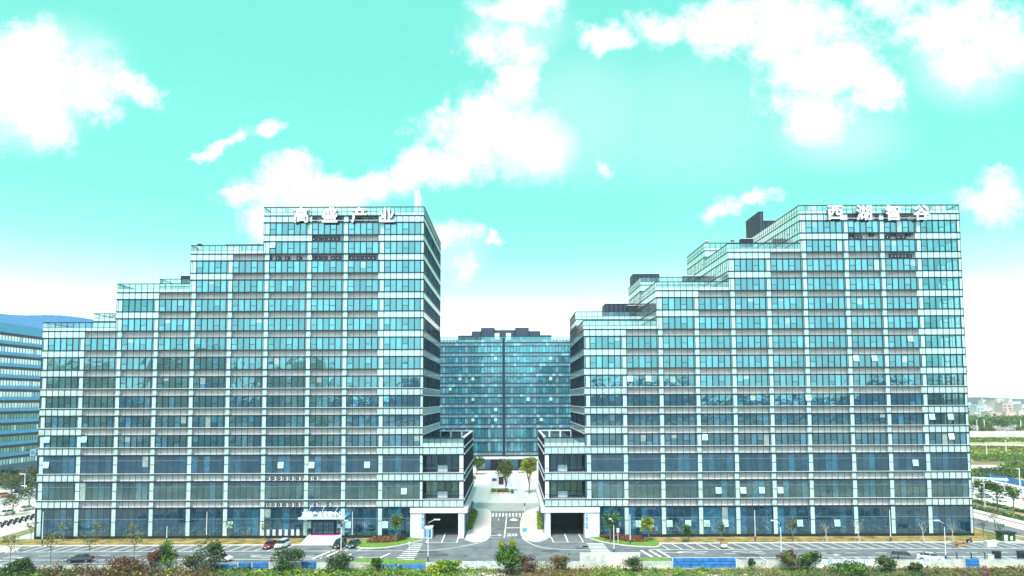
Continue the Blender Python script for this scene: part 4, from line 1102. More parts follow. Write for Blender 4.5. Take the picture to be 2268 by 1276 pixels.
# trees at the ground floor of the blocks
def wtree(px, py, h, w, lab, leaf, n=700, leaf2=None, zz=.12):
    x, y = G(px, py); return tree(x, y, zz, h, (w, w * .9, h * .36), lab, leaf, n, .2, .62, leaf2=leaf2, group='trees along the fronts of the two blocks')
wtree(877, 1204, 6.2, 1.7, 'slender olive tree on the red flower bed beside the left portal', 'leaf_olive', 900, 'leaf_mid')
wtree(1352, 1204, 6.4, 2.0, 'bushy dark green tree on the flower bed beside the right portal', 'leaf_dark', 1100, 'leaf_mid')
wtree(1437, 1202, 6.0, 1.7, 'yellow-green tree second from the right portal', 'leaf_lime', 900, 'leaf_olive')
wtree(1525, 1203, 3.8, 1.5, 'short palm-like tree on stakes, third from the right portal', 'leaf_dark', 600, 'leaf_mid')
wtree(1598, 1202, 4.2, 1.0, 'thin tree on stakes in front of two white ground floor sashes', 'leaf_grey', 220)
wtree(1756, 1200, 5.2, 1.2, 'thin light green tree behind the lamp in the middle of the right block', 'leaf_olive', 300)
for i, px in enumerate((1830, 1902, 2045, 2110)):
    bare_tree(*G(px, 1202), .12, 4.8, ORD[i] + ' from the left of four bare staked trees before the right block', 26, 'leaf_grey', 'bare staked trees before the right block', True)
for i, (px, py) in enumerate(((68, 1200), (215, 1200), (290, 1200), (505, 1198), (585, 1198), (140, 1200))):
    bare_tree(*G(px, py), .12, 4.0, ORD[i] + ' sparse young tree on the brown left verge, in planting order', 60, 'leaf_olive', 'sparse trees on the left verge')
for i, (px, py) in enumerate(((22, 1246), (112, 1246), (197, 1244), (297, 1240))):
    bare_tree(*G(px, py), 0, 5.2, ORD[i] + ' almost bare tree from the left over the lower left parking row', 110, 'leaf_olive', 'bare trees over the lower left parking row')
for i, (px, py) in enumerate(((2178, 1190), (2205, 1188), (2216, 1196))):
    bare_tree(*G(px, py), .12, 3.6 if i != 1 else 6.0, ['low bare tree at the right corner nearest the building', 'tall bare pink-leaved tree on the right corner verge', 'small bare tree beside the dark hut at the right corner'][i], 70, 'leaf_rust' if i == 1 else 'leaf_grey', 'bare trees on the right corner')
# courtyard trees
def ctree(px, py, h, w, hh, lab, leaf, leaf2, n=2200):
    x, y = G(px, py); t = thing('tree', lab, 'tree', (x, y, 0), 0, 'courtyard trees')
    mb = MB(); limbs(mb, 0, 0, 0, h * .8, .22, 'bark', 8, .22, .12); mb.build('trunk', t)
    mb = MB(); leafcloud(mb, (0, 0, h - hh), (w, w, hh), n, .26, leaf, lump=14); leafcloud(mb, (0, 0, h - hh * .8), (w * .9, w * .9, hh * .8), n // 2, .26, leaf2, lump=9); mb.build('crown', t)
ctree(1120, 1092, 11.5, 2.8, 3.9, 'tall olive green courtyard tree behind the white kiosk', 'leaf_olive', 'leaf_mid')
ctree(1172, 1094, 12.0, 2.9, 3.3, 'yellow-green courtyard tree beside the right block', 'leaf_lime', 'leaf_olive')
ctree(1056, 1052, 8.0, 3.4, 3.0, 'round dark green tree by the left end of the courtyard', 'leaf_dark', 'leaf_mid', 1500)
for i, (px, py) in enumerate(((1050, 1068), (1046, 1082), (1044, 1094), (1052, 1062))):
    x, y = G(px, py); t = thing('shrub', ORD[i] + ' shrub along the left side of the courtyard, counted from the round tree', 'shrub', (x - 1, y, 0), 0, 'courtyard shrubs')
    mb = MB(); leafcloud(mb, (0, 0, .7), (2.0, 3.2, .9), 420, .25, 'leaf_lime' if i % 2 == 0 else 'leaf_mid', lump=5); mb.build('foliage', t)
# clipped hedges
def hedge(pts, h, lab, leaf='leaf_mid'):
    cx = sum(p[0] for p in pts) / 4; cy = sum(p[1] for p in pts) / 4
    t = thing('hedge', lab, 'hedge', (cx, cy, .13), 0, 'clipped hedges beside the gateway')
    q = [(a - cx, b - cy) for a, b in pts]
    mb = MB(); mb.prism(q, 0, h, leaf)
    for _ in range(1500):
        u, v = R.random(), R.random(); x = (q[0][0] * (1 - u) + q[1][0] * u) * (1 - v) + (q[3][0] * (1 - u) + q[2][0] * u) * v; y = (q[0][1] * (1 - u) + q[1][1] * u) * (1 - v) + (q[3][1] * (1 - u) + q[2][1] * u) * v
        p = Vector((x, y, h + R.uniform(-.05, .12))); d1 = Vector((R.uniform(-1, 1), R.uniform(-1, 1), R.uniform(-.3, .8))).normalized() * .13; d2 = d1.orthogonal() * .6
        mb.face([p - d1, p + d2, p + d1, p - d2], 'leaf_lime' if R.random() < .3 else leaf)
    mb.build('foliage', t)
hedge([G(1031, 1174), G(1046, 1174), G(1058, 1140), G(1046, 1130)], .7, 'clipped green hedge block on the paving left of the gateway road')
hedge([G(1190, 1174), G(1204, 1174), G(1197, 1140), G(1189, 1140)], .7, 'clipped green hedge block on the paving right of the gateway road')
def flowerbed(pts, lab):
    cx = sum(p[0] for p in pts) / len(pts); cy = sum(p[1] for p in pts) / len(pts)
    t = thing('flower_bed', lab, 'flower bed', (cx, cy, .12), 0, 'red flower beds'); mb = MB()
    xs = [p[0] for p in pts]; ys = [p[1] for p in pts]
    def inside(x, y):
        c = False; n = len(pts)
        for i in range(n):
            (a, b), (d, e) = pts[i], pts[i - 1]
            if (b > y) != (e > y) and x < (d - a) * (y - b) / (e - b) + a: c = not c
        return c
    k = 0
    while k < 2600:
        x, y = R.uniform(min(xs), max(xs)), R.uniform(min(ys), max(ys))
        if not inside(x, y): continue
        k += 1; p = Vector((x - cx, y - cy, R.uniform(.05, .6))); d1 = Vector((R.uniform(-1, 1), R.uniform(-1, 1), R.uniform(-.2, 1))).normalized() * .16; d2 = d1.orthogonal() * .6
        mb.face([p - d1, p + d2, p + d1, p - d2], 'leaf_red' if R.random() < .72 else 'leaf_mid')
    mb.build('foliage', t)
flowerbed([G(812, 1205), G(826, 1194), G(882, 1191.5), G(901, 1196), G(880, 1203), G(850, 1206)], 'dark red flower bed beside the left portal')
flowerbed([G(1325, 1193), G(1340, 1190), G(1420, 1192), G(1436, 1203), G(1400, 1204), G(1358, 1199)], 'dark red flower bed beside the right portal')

# ------------------------------------------------------------------ boundary wall
def wallseg(pxa, pxb, h, m, lab, name='wall_panel', D=126.0, rib=None, parent=None):
    xa, xb = P(pxa, 1255, D)[0], P(pxb, 1255, D)[0]
    mb = MB(); mb.box(xa, xb, D, D + .18, 0, h, m)
    if rib:
        n = int((xb - xa) / .35)
        for i in range(n): mb.box(xa + (xb - xa) * i / n + .03, xa + (xb - xa) * i / n + .17, D - .05, D, .05, h - .03, m)
        for z in (h * .3, h * .65): mb.box(xa, xb, D - .07, D - .05, z, z + .05, rib)
    mb.box(xa - .06, xa + .06, D - .06, D + .24, 0, h + .05, 'rail_white')
    o = mb.build(name, parent); return o
wt = thing('boundary_wall', 'low grey concrete wall running along the whole near side of the road', 'wall', (0, 126.2, 0))
def seg(a, b, h, m, nm='wall_panel', rib=None, label=None):
    o = wallseg(a, b, h, m, '', nm, 126.2, rib); o.parent = wt; o.location = (0, -126.2, 0)
    if label: o['label'] = label
pxs = list(range(-60, 380, 110))
seg(-60, 120, .8, 'concrete'); seg(120, 320, .8, 'concrete'); seg(320, 452, 1.0, 'concrete')
seg(452, 486, .9, 'sheet_blue', 'sheet_panel', 'frame'); seg(488, 524, .9, 'sheet_blue', 'sheet_panel', 'frame'); seg(527, 556, 1.25, 'sheet_blue', 'sheet_panel', 'frame'); seg(558, 594, 1.25, 'sheet_blue', 'sheet_panel', 'frame')
seg(596, 664, 1.2, 'concrete'); seg(666, 700, 1.35, 'sheet_blue', 'sheet_panel', 'frame'); seg(702, 775, 1.1, 'concrete'); seg(775, 844, 1.15, 'concrete')
seg(846, 880, .8, 'sheet_blue', 'sheet_panel'); seg(882, 940, .8, 'sheet_blue', 'sheet_panel'); seg(944, 1023, 1.15, 'concrete')
seg(1024, 1058, 1.3, 'sheet_pale', 'sheet_panel', None, 'pale blue sheet panel with worn paint patches'); seg(1058, 1094, 1.3, 'sheet_pale', 'sheet_panel'); seg(1094, 1126, 1.3, 'sheet_pale', 'sheet_panel')
seg(1126, 1205, 1.2, 'concrete'); seg(1205, 1272, 1.2, 'concrete'); seg(1272, 1345, 1.2, 'concrete'); seg(1345, 1420, 1.2, 'concrete_cream'); seg(1420, 1488, 1.2, 'concrete')
seg(1490, 1629, 1.75, 'sheet_blue', 'sheet_panel', 'pole_dark', 'long bright blue corrugated sheet panel')
seg(1631, 1700, 1.2, 'concrete'); seg(1700, 1805, 1.2, 'concrete')
for i in range(4): seg(1808 + i * 36, 1842 + i * 36, 1.4, 'sheet_pale', 'sheet_panel')
seg(1952, 2030, 1.2, 'concrete'); seg(2030, 2062, 1.2, 'sheet_pale', 'sheet_panel'); seg(2062, 2135, 1.2, 'concrete'); seg(2137, 2168, 1.4, 'sheet_blue', 'sheet_panel', 'frame'); seg(2170, 2205, 1.2, 'concrete'); seg(2205, 2240, 1.2, 'concrete'); seg(2240, 2300, 1.2, 'concrete')
mb = MB(); mb.box(-78, -32, 126.5, 126.6, 1.1, 1.14, 'rail_white'); mb.box(32, 100, 126.5, 126.6, 1.25, 1.3, 'rail_white'); o = mb.build('top_rail', wt); o.location = (0, -126.2, 0)
xa, xb = P(1285, 1255, 128)[0], P(1418, 1255, 128)[0]
t = thing('low_wall', 'cream rendered wall block standing behind the boundary wall right of the gateway', 'wall', (xa, 128, 0))
mb = MB(); mb.box(0, xb - xa, 0, .4, 0, 2.2, 'concrete_cream'); mb.box(-.05, xb - xa + .05, -.05, .45, 2.2, 2.3, 'white_paint'); mb.build('wall_body', t)
mb = MB(); mb.box(.4, 2.9, -.03, 0, .5, 1.9, 'concrete'); mb.build('grey_patch', t); mb = MB(); mb.box(3.6, 4.9, -.03, 0, .5, 1.9, 'concrete'); mb.build('grey_patch', t)

# ------------------------------------------------------------------ street furniture
def plain_pole(px, pyt, pyb, lab, group, arm=None):
    x, y = G(px, pyb); z = P(px, pyt, y)[1]
    t = thing('street_lamp', lab, 'street lamp', (x, y, .12), 0, group)
    mb = MB(); mb.cyl((0, 0, 1.0), (0, 0, z), .085, .06, 'pole_white', 8); mb.build('pole', t)
    mb = MB(); mb.cyl((0, 0, 0), (0, 0, 1.0), .13, .12, 'pole_dark', 8); mb.build('base', t)
    if arm:
        mb = MB(); mb.cyl((0, 0, z - .5), (0, 0, z + .3), .16, .14, 'pole_dark', 8); mb.cyl((0, 0, z), (arm * 1.0, -.2, z + .65), .05, .04, 'pole_white', 6); mb.build('arm', t)
        mb = MB(); mb.box(min(arm * .9, arm * 1.9), max(arm * .9, arm * 1.9), -.35, -.05, z + .6, z + .78, 'pole_white'); mb.build('lamp_head', t)
    else:
        mb = MB(); mb.cyl((0, 0, z), (0, 0, z + .25), .1, .14, 'pole_dark', 8); mb.build('cap', t)
    return t
for i, (px, a, b) in enumerate(((93, 1134, 1206), (369, 1166, 1203), (457, 1134, 1196), (780, 1134, 1196))):
    plain_pole(px, a, b, ORD[i] + ' slim white pole from the left on the verge of the left block', 'slim white poles on the left verge')
for i, (px, a, b) in enumerate(((1396, 1140, 1208), (1673, 1131, 1200), (1973, 1130, 1201))):
    plain_pole(px, a, b, ORD[i] + ' slim white pole from the left on the verge of the right block', 'slim white poles on the right verge')
plain_pole(755, 1162, 1242, 'white street lamp with a dark collar in front of the entrance canopy', 'street lamps beside the near lane', .7)
plain_pole(948, 1160, 1246, 'white street lamp in front of the left passage', 'street lamps beside the near lane', 1.2)
plain_pole(1360, 1158, 1229, 'white street lamp at the left end of the right verge', 'street lamps beside the near lane', -.5)
plain_pole(1731, 1162, 1243, 'white street lamp before the middle of the right block', 'street lamps beside the near lane', -1.0)
plain_pole(2095, 1162, 1243, 'white street lamp near the right end of the right block', 'street lamps beside the near lane', -1.1)
def sign_pole(px, pyt, pyb, lab, m='sign_blue', w=.7, h=.7, cat='sign', disc=False, group=None, z=0):
    x, y = G(px, pyb); zt = P(px, pyt, y)[1]
    t = thing('sign_post', lab, cat, (x, y, z), 0, group); mb = MB(); mb.cyl((0, 0, 0), (0, 0, zt), .06, .05, 'pole_white', 6); mb.build('pole', t)
    mb = MB()
    if disc: mb.cyl((0, -.08, zt - w), (0, -.03, zt - w), w / 2, w / 2, m, 14)
    else: mb.box(-w / 2, w / 2, -.1, -.04, zt - h, zt, m)
    mb.build('panel', t); return t
sign_pole(906, 1200, 1241, 'short white post beside the left zebra crossing', 'white_paint', .5, .5, 'post')
sign_pole(1162, 1165, 1192, 'round blue sign on a post on the right paving', 'sign_blue', 1.0, 1.0, disc=True, z=.13)
sign_pole(1369, 1171, 1208, 'white camera post beside the right flower bed', 'white_paint', .55, .9, 'camera post', z=.12)
sign_pole(1099, 1050, 1106, 'tall white pole with a dark foot in front of the courtyard kiosk', 'white_paint', .3, .6, 'pole')
sign_pole(1162, 1114, 1138, 'thin pole with a lamp arm at the zebra crossing', 'pole_dark', .3, .8, 'pole')
for i, px in enumerate((978, 1990, 2120, 2152, 2182)):
    if i == 0: continue
    x, y = P(px, 1245, 128.5)[0], 128.5
    t = thing('post', ORD[i - 1] + ' dark post from the left behind the boundary wall near the right corner', 'post', (x, y, 0), 0, 'dark posts behind the wall at the right')
    mb = MB(); mb.cyl((0, 0, 0), (0, 0, 1.9), .09, .09, 'dark_clad', 7); mb.cyl((0, 0, 1.9), (-.25, 0, 2.15), .08, .05, 'dark_clad', 6); mb.build('shaft', t)
for i, px in enumerate((2211, 2266)):
    x = P(px, 1245, 128.5)[0]; t = thing('cabinet', ['dark metal cabinet behind the wall beside the white box', 'dark metal cabinet cut by the right edge of the picture'][i], 'cabinet', (x, 128.5, 0), 0, 'dark cabinets')
    mb = MB(); mb.box(-.62, .62, 0, .7, 0, 2.1, 'dark_clad2'); mb.box(-.68, .68, -.05, .75, 2.1, 2.2, 'dark_clad'); mb.build('body', t)
    mb = MB(); mb.box(-.55, -.02, -.03, 0, .15, 1.95, 'dark_clad'); mb.box(.02, .55, -.03, 0, .15, 1.95, 'dark_clad'); mb.build('door', t)
x = P(2196, 1245, 128.6)[0]; t = thing('box', 'pale square box standing left of the dark cabinet behind the wall', 'box', (x, 128.6, 0)); mb = MB(); mb.box(-.55, .55, 0, .7, 0, 1.5, 'white_paint'); mb.box(-.6, .6, -.04, .74, 1.5, 1.58, 'concrete'); mb.build('body', t)

# entrance stair, canopy, doors
t = thing('entrance_stairs', 'wide white entrance stairs with a magenta carpet strip below the canopy', 'stairs', (-41.5, 150, 0))
mb = MB(); n = 8
for i in range(n):
    y0 = -3.4 + i * .8; z = .1 + i * .12
    mb.box(-3.7 + .02 * i, 3.8, y0, 3.4, z - .12, z, 'white_paint')
mb.build('steps', t)
mb = MB(); mb.box(-3.0, 3.2, 2.3, 3.35, .95, .975, 'carpet'); mb.build('carpet', t)
mb = MB(); mb.face([(-3.7, -3.4, 0), (-3.7, 3.4, 0), (-3.7, 3.4, 1.0), (-3.7, -3.4, .15)], 'white_paint'); mb.face([(3.8, 3.4, 0), (3.8, -3.4, 0), (3.8, -3.4, .15), (3.8, 3.4, 1.0)], 'white_paint'); mb.build('side_wall', t)
cx0, cx1 = P(661, 1145, 151)[0], P(763, 1145, 151)[0]
t = thing('entrance_canopy', 'pale blue entrance canopy with white characters above the stairs of the left block', 'canopy', ((cx0 + cx1) / 2, 151.2, 4.9)); hw = (cx1 - cx0) / 2
mb = MB(); mb.box(-hw, hw, -.3, 2.6, -.15, .12, 'canopy_blue'); mb.box(-hw - .05, hw + .05, -.38, -.3, -.22, .2, 'rail_white'); mb.build('deck', t)
for sx in (-hw * .7, -hw * .1, hw * .5):
    mb = MB(); mb.cyl((sx, -.1, .15), (sx + .4, 2.6, 2.2), .05, .05, 'rail_white', 5); mb.build('tie_rod', t)
for i, c in enumerate('高盛产业运营中心'):
    o = text_mesh(c, 1.2, .06, 'sign_white', 'character', t, 0.03); o.location = (-hw * .78 + i * hw * 1.56 / 7, .5, .80); o.rotation_euler = (pi / 2, 0, 0)
t = thing('entrance_door', 'dark framed glass entrance doors at the top of the stairs', 'door', (-42.0, 153.6, .62))
mb = MB(); mb.box(-2.7, 2.7, 0, .15, 3.1, 3.5, 'frame'); mb.box(-2.7, -2.45, 0, .15, 0, 3.1, 'frame'); mb.box(2.45, 2.7, 0, .15, 0, 3.1, 'frame'); mb.build('door_frame', t)
for a in (-2.4, 0.05): mb = MB(); mb.box(a, a + 2.3, .05, .1, 0, 3.05, 'glass_dark'); mb.box(a + 1.1, a + 1.2, .02, .12, 0, 3.05, 'frame'); mb.build('door_leaf', t)
mb = MB(); mb.box(3.1, 4.2, -.05, 0, 1.7, 2.6, 'ac_white'); mb.box(3.25, 4.05, -.07, -.05, 1.95, 2.35, 'concrete'); mb.build('notice', t)
# window posters in the ground floor showroom
for i, px in enumerate((594, 607, 621, 634, 648, 660)):
    x = P(px, 1175, D0 - .2)[0]; t = thing('poster_stand', ORD[i] + ' pale poster from the left in the ground floor window left of the entrance', 'poster', (x, D0 - .22, .65), 0, 'posters in the ground floor window')
    mb = MB(); mb.box(-.35, .35, 0, .05, 0, 1.35, 'blue_wall'); mb.box(-.25, .25, -.02, 0, .3, 1.1, 'white_paint'); mb.build('board', t)
for nm, px, lab in (('pillar_lettering', 936, 'small vertical blue characters on the left portal pillar'), ('pillar_lettering', 1299.5, 'small vertical blue characters on the right portal pillar')):
    x, z = P(px, 1153, D0 - .5); t = thing('pillar_sign', lab, 'sign', (x, D0 - .47, z + 1.2), 0, 'blue characters on the portal pillars')
    for i, c in enumerate(('▲', '地', '下', '车', '库')):
        o = text_mesh(c if i else '●', (.62 if i else .35), .01, 'sign_blue' if i else 'leaf_red', 'character', t, .03); o.location = (0, 0, -i * .68); o.rotation_euler = (pi / 2, 0, 0)
# blue pay kiosk in the left passage
x = P(948, 1192, 153.0)[0]; t = thing('kiosk', 'blue and white booth at the mouth of the left passage', 'kiosk', (x, 153.5, 0)); mb = MB(); mb.box(-.85, .85, 0, 2.4, 0, 2.3, 'white_paint'); mb.box(-.95, .95, -.1, 2.5, 2.3, 2.45, 'white_pillar'); mb.build('body', t); mb = MB(); mb.box(-.3, .6, -.04, 0, .2, 2.0, 'sheet_blue'); mb.build('panel', t); mb = MB(); mb.box(-.75, -.45, -.04, 0, .2, 2.0, 'sheet_blue'); mb.build('panel', t)

# courtyard kiosk, planters
kx, ky = G(1104, 1078)
t = thing('courtyard_kiosk', 'white blocky kiosk with a dark screen in the middle of the courtyard', 'kiosk', (kx, ky, 0)); mb = MB()
mb.box(-2.6, -.4, 0, 3, 0, 3.2, 'white_paint'); mb.box(-.4, 2.2, .6, 4.5, 0, 4.2, 'white_paint'); mb.box(2.2, 4.4, .3, 3, 0, 2.6, 'blue_wall'); mb.box(-2.9, 4.6, 6, 9, 0, 2.2, 'white_paint'); mb.build('body', t)
mb = MB(); mb.box(.1, 1.8, .5, .6, .7, 3.4, 'dark_clad'); mb.build('screen', t); mb = MB(); mb.box(-2.2, -.6, -.08, 0, 2.0, 2.9, 'pole_dark'); mb.build('sign_panel', t); mb = MB(); mb.box(.0, 4.0, 5.9, 6, 1.1, 1.9, 'canopy_blue'); mb.build('window', t)
x0_, y0_ = G(1083, 1098); x1_, y1_ = G(1127, 1098)
t = thing('planter', 'long raised planter with orange flowers in front of the courtyard kiosk', 'planter', ((x0_ + x1_) / 2, y0_, 0)); hw = (x1_ - x0_) / 2
mb = MB(); mb.box(-hw, hw, 0, .25, 0, 1.0, 'white_paint'); mb.box(-hw, -hw + .25, .25, 14, 0, .7, 'white_paint'); mb.box(hw - .25, hw, .25, 14, 0, .7, 'white_paint'); mb.box(-hw + .25, hw - .25, .25, 14, 0, .55, 'grass_lush'); mb.build('box', t)
mb = MB(); leafcloud(mb, (0, 2.6, .8), (hw, 2.2, .4), 700, .2, 'leaf_rust', lump=12); leafcloud(mb, (0, 7, .8), (hw, 3, .4), 500, .2, 'leaf_mid', lump=12); mb.build('flowers', t)
for i in range(4):
    t = thing('flower_pot', ORD[i] + ' white square pot from the left in front of the courtyard planter', 'flower pot', (x0_ + 1.0 + i * 1.75, y0_ - .9, 0), 0, 'white pots in the courtyard'); mb = MB(); mb.box(-.55, .55, -.5, .5, 0, .85, 'white_paint'); mb.box(-.45, .45, -.4, .4, .85, .9, 'leaf_rust'); mb.build('box', t)
for i in range(8):
    x, y = G(1160 + i * 4.6, 1104 - i * .3); t = thing('bollard', ORD[i] + ' short bollard from the left at the courtyard edge', 'bollard', (x, y, 0), 0, 'bollards at the courtyard edge'); mb = MB(); mb.cyl((0, 0, 0), (0, 0, .9), .1, .1, 'concrete', 7); mb.cyl((0, 0, .9), (0, 0, 1.0), .1, .04, 'concrete', 7); mb.build('shaft', t)
for i in range(9):
    a = (i < 5); px = (1192 + i * 4.5) if a else (1034 + (i - 5) * 7); py = (1198 - i * 1.0) if a else (1197 + (i - 5) * .4)
    x, y = G(px, py); t = thing('bollard', (ORD[i] + ' short grey bollard from the left on the right paving corner') if a else (ORD[i - 5] + ' short grey bollard from the left on the left paving corner'), 'bollard', (x, y, .13), 0, 'bollards on the paving corners'); mb = MB(); mb.cyl((0, 0, 0), (0, 0, .8), .08, .08, 'concrete', 7); mb.cyl((0, 0, .8), (0, 0, .88), .08, .03, 'concrete', 7); mb.build('shaft', t)

# ------------------------------------------------------------------ cars
def make_car(col, label, group, suv=False, L_=4.6, W_=1.82, Hh=None):
    t = thing('parked_car', label, 'car', (0, 0, 0), 0, group); Hh = Hh or (1.66 if suv else 1.46); h = L_ / 2; m = 'car_' + col
    # body: stations along the length (x forward), half width, sill, shoulder height
    st = [(-h, .72, .42, .72), (-h + .15, .84, .32, .95), (-h + .9, .91, .28, 1.0), (-.2, .92, .26, .98), (h - 1.3, .91, .28, .94), (h - .35, .84, .30, .78), (h, .66, .38, .60)]
    if suv: st = [(a, b, c, d * 1.1) for a, b, c, d in st]
    def loft(st, m, mb, capz=True):
        rings = []
        for (x, w, z0, z1) in st:
            k = .86
            rings.append([(x, -w * .92, z0), (x, -w, (z0 + z1) * .5), (x, -w * k, z1), (x, w * k, z1), (x, w, (z0 + z1) * .5), (x, w * .92, z0)])
        for i in range(len(rings) - 1):
            for j in range(6): mb.face([rings[i][j], rings[i][(j + 1) % 6], rings[i + 1][(j + 1) % 6], rings[i + 1][j]][::-1], m)
        mb.face(rings[0][::1], m); mb.face(rings[-1][::-1], m)
    mb = MB(); loft(st, m, mb)
    s = 1.1 if suv else 1.0; zs = .94 * s
    xr = -h + (.25 if suv else .65); roof = [(xr, .72, zs), (xr + (.35 if suv else .8), .66, Hh - .03), (.35, .66, Hh), (h - 1.75, .64, Hh - .06), (h - 1.05, .74, zs)]
    mb.face([(roof[1][0], -.6, Hh - .02), (roof[3][0], -.6, Hh - .05), (roof[3][0], .6, Hh - .05), (roof[1][0], .6, Hh - .02)], m)
    mb.box(roof[1][0], roof[3][0], -.62, .62, Hh - .08, Hh - .03, m)
    mb.build('body', t)
    g = MB(); a, b, c, d = roof[0], roof[1], roof[3], roof[4]
    for sg in (-1, 1):
        q = [(a[0], sg * .78, a[2]), (d[0], sg * .78, d[2]), (c[0], sg * .62, c[2]), (b[0], sg * .62, b[2])]
        g.face(q if sg < 0 else q[::-1], 'car_glass')
        for xx in (-.1, -h + 1.1): g.box(xx - .04, xx + .04, sg * .63 - .09, sg * .63 + .09, zs, Hh - .1, m)
    g.face([(d[0], -.78, d[2]), (d[0], .78, d[2]), (c[0], .62, c[2]), (c[0], -.62, c[2])], 'car_glass'); g.face([(a[0], .78, a[2]), (a[0], -.78, a[2]), (b[0], -.62, b[2]), (b[0], .62, b[2])], 'car_glass')
    g.build('windows', t)
    for (x, sg) in ((h - .85, 1), (h - .85, -1), (-h + .85, 1), (-h + .85, -1)):
        w = MB(); w.cyl((x, sg * .70, .33), (x, sg * .93, .33), .33, .33, 'tyre', 14); wo_ = w.build('wheel', t)
        r_ = MB(); r_.cyl((x, sg * .92, .33), (x, sg * .95, .33), .2, .2, 'rim', 10); r_.build('rim', wo_)
    for sg in (-1, 1):
        b_ = MB(); b_.box(h - .28, h - .02, sg * .62 - .14, sg * .62 + .14, .6, .72, 'lamp_glass'); b_.build('headlight', t)
        b_ = MB(); b_.box(-h - .02, -h + .12, sg * .6 - .15, sg * .6 + .15, .72, .86, 'tail_red'); b_.build('tail_light', t)
    b_ = MB(); b_.box(h - .04, h + .02, -.26, .26, .42, .54, 'lamp_glass'); b_.build('number_plate', t)
    return t
def put(t, px, py, head, z=.004):
    x, y = G(px, py); t.location = (x, y, z); t.rotation_euler = (0, 0, radians(head)); return t
PR, LR = 'cars parked in front of the left block', 'cars parked in front of the right block'
# heading: 0 = facing +X, -90 = facing the camera
put(make_car('red', 'dark red car parked left of the white SUV near the entrance stairs', PR), 599, 1213, -97)
put(make_car('white', 'white SUV parked right of the dark red car near the entrance stairs', PR, True), 625, 1212.5, -97)
put(make_car('black', 'black car parked at the right foot of the white entrance stairs', PR, True), 752, 1211.5, -98)
put(make_car('green', 'dark green car parked next to the red flower bed of the left portal', PR), 783, 1211, -98)
put(make_car('white', 'white sedan seen from its side on the lower row behind the grey-green bush', PR, L_=4.8), 486, 1242.5, -6)
put(make_car('black', 'dark car with a pale bonnet half hidden behind bare trees at the lower left', PR), 177, 1245, 188)
put(make_car('grey', 'dark grey SUV at the lower right parking row, left of the white sedan', LR, True), 2003, 1241, -25)
put(make_car('white', 'white sedan at the lower right parking row near the street lamp', LR), 2060, 1241, -22)
put(make_car('white', 'white car parked at the far end of the courtyard', 'cars in the courtyard'), 1153, 1046, -90)
base = None
cols = ['white', 'black', 'white', 'silver', 'blue', 'white', 'black', 'orange', 'silver', 'white', 'black', 'white', 'grey', 'white']
protos = {}
def place_copy(col, x, y, head, label, group, z=.02):
    if col not in protos:
        protos[col] = make_car(col, label, group, False); t = protos[col]
    else: t = copy_tree(protos[col])
    t['label'] = label; t['group'] = group; t.location = (x, y, z); t.rotation_euler = (0, 0, radians(head)); return t
cn = {'white': 'white', 'black': 'black', 'silver': 'silver', 'blue': 'blue', 'orange': 'orange', 'grey': 'dark grey'}
for i in range(14):
    place_copy(cols[i], -136.5, 172 + i * 7.4, 90, ORD[i] + f' car in the nearer row along the left side street, {cn[cols[i]]}', 'cars along the left side street, nearer row')
for i in range(14):
    c = cols[(i * 3 + 1) % 14]
    place_copy(c, -163.0, 208 + i * 6.6, 90, ORD[i] + f' car in the farther row along the left side street, {cn[c]}', 'cars along the left side street, farther row')
for i in range(14):
    c = cols[(i * 5 + 2) % 14]
    place_copy(c, 144.5 if i % 2 == 0 else 154.0, 205 + (i // 2) * 6.5, 0 if i % 3 else 90, ORD[i // 2] + f' car in the {"near" if i % 2 == 0 else "far"} row of the right car park, {cn[c]}', 'cars in the right car park')
# scooters in a row on the left pavement
def scooter(x, y, rz, label, group, col='ac_dark', z=.02):
    t = thing('scooter', label, 'scooter', (x, y, z), radians(rz), group)
    b = MB(); b.box(-.5, .25, -.14, .14, .3, .5, 'car_' + col if 'car_' + col in MATS else col); b.box(-.75, -.1, -.15, .15, .5, .74, 'ac_dark'); b.cyl((.45, 0, .3), (.35, 0, 1.0), .05, .05, 'car_' + col if 'car_' + col in MATS else col, 6); b.box(.32, .42, -.2, .2, .35, .85, 'car_' + col if 'car_' + col in MATS else col); b.build('body', t)
    for xx in (-.6, .55):
        w = MB(); w.cyl((xx, -.05, .24), (xx, .05, .24), .24, .24, 'tyre', 12); w.build('wheel', t)
    b = MB(); b.cyl((.35, -.32, 1.0), (.35, .32, 1.0), .025, .025, 'ac_dark', 5); b.build('handlebar', t); return t
sc0 = None
for i in range(16):
    for j in range(2):
        x, y = -124.5 - j * 2.4, 166 + i * 2.0
        lab = ORD[i] + ' scooter in the ' + ('inner' if j == 0 else 'outer') + ' row on the left pavement, nearest first'
        if sc0 is None: sc0 = scooter(x, y, 10, lab, 'scooters parked on the left pavement')
        else:
            c = copy_tree(sc0); c['label'] = lab; c.location = (x, y, .02); c.rotation_euler = (0, 0, radians(10 + R.uniform(-8, 8)))
x, y = G(2147, 1203); scooter(x, y, 15, 'dark red scooter parked on the verge at the right corner', 'scooters at the right', 'red', .12)

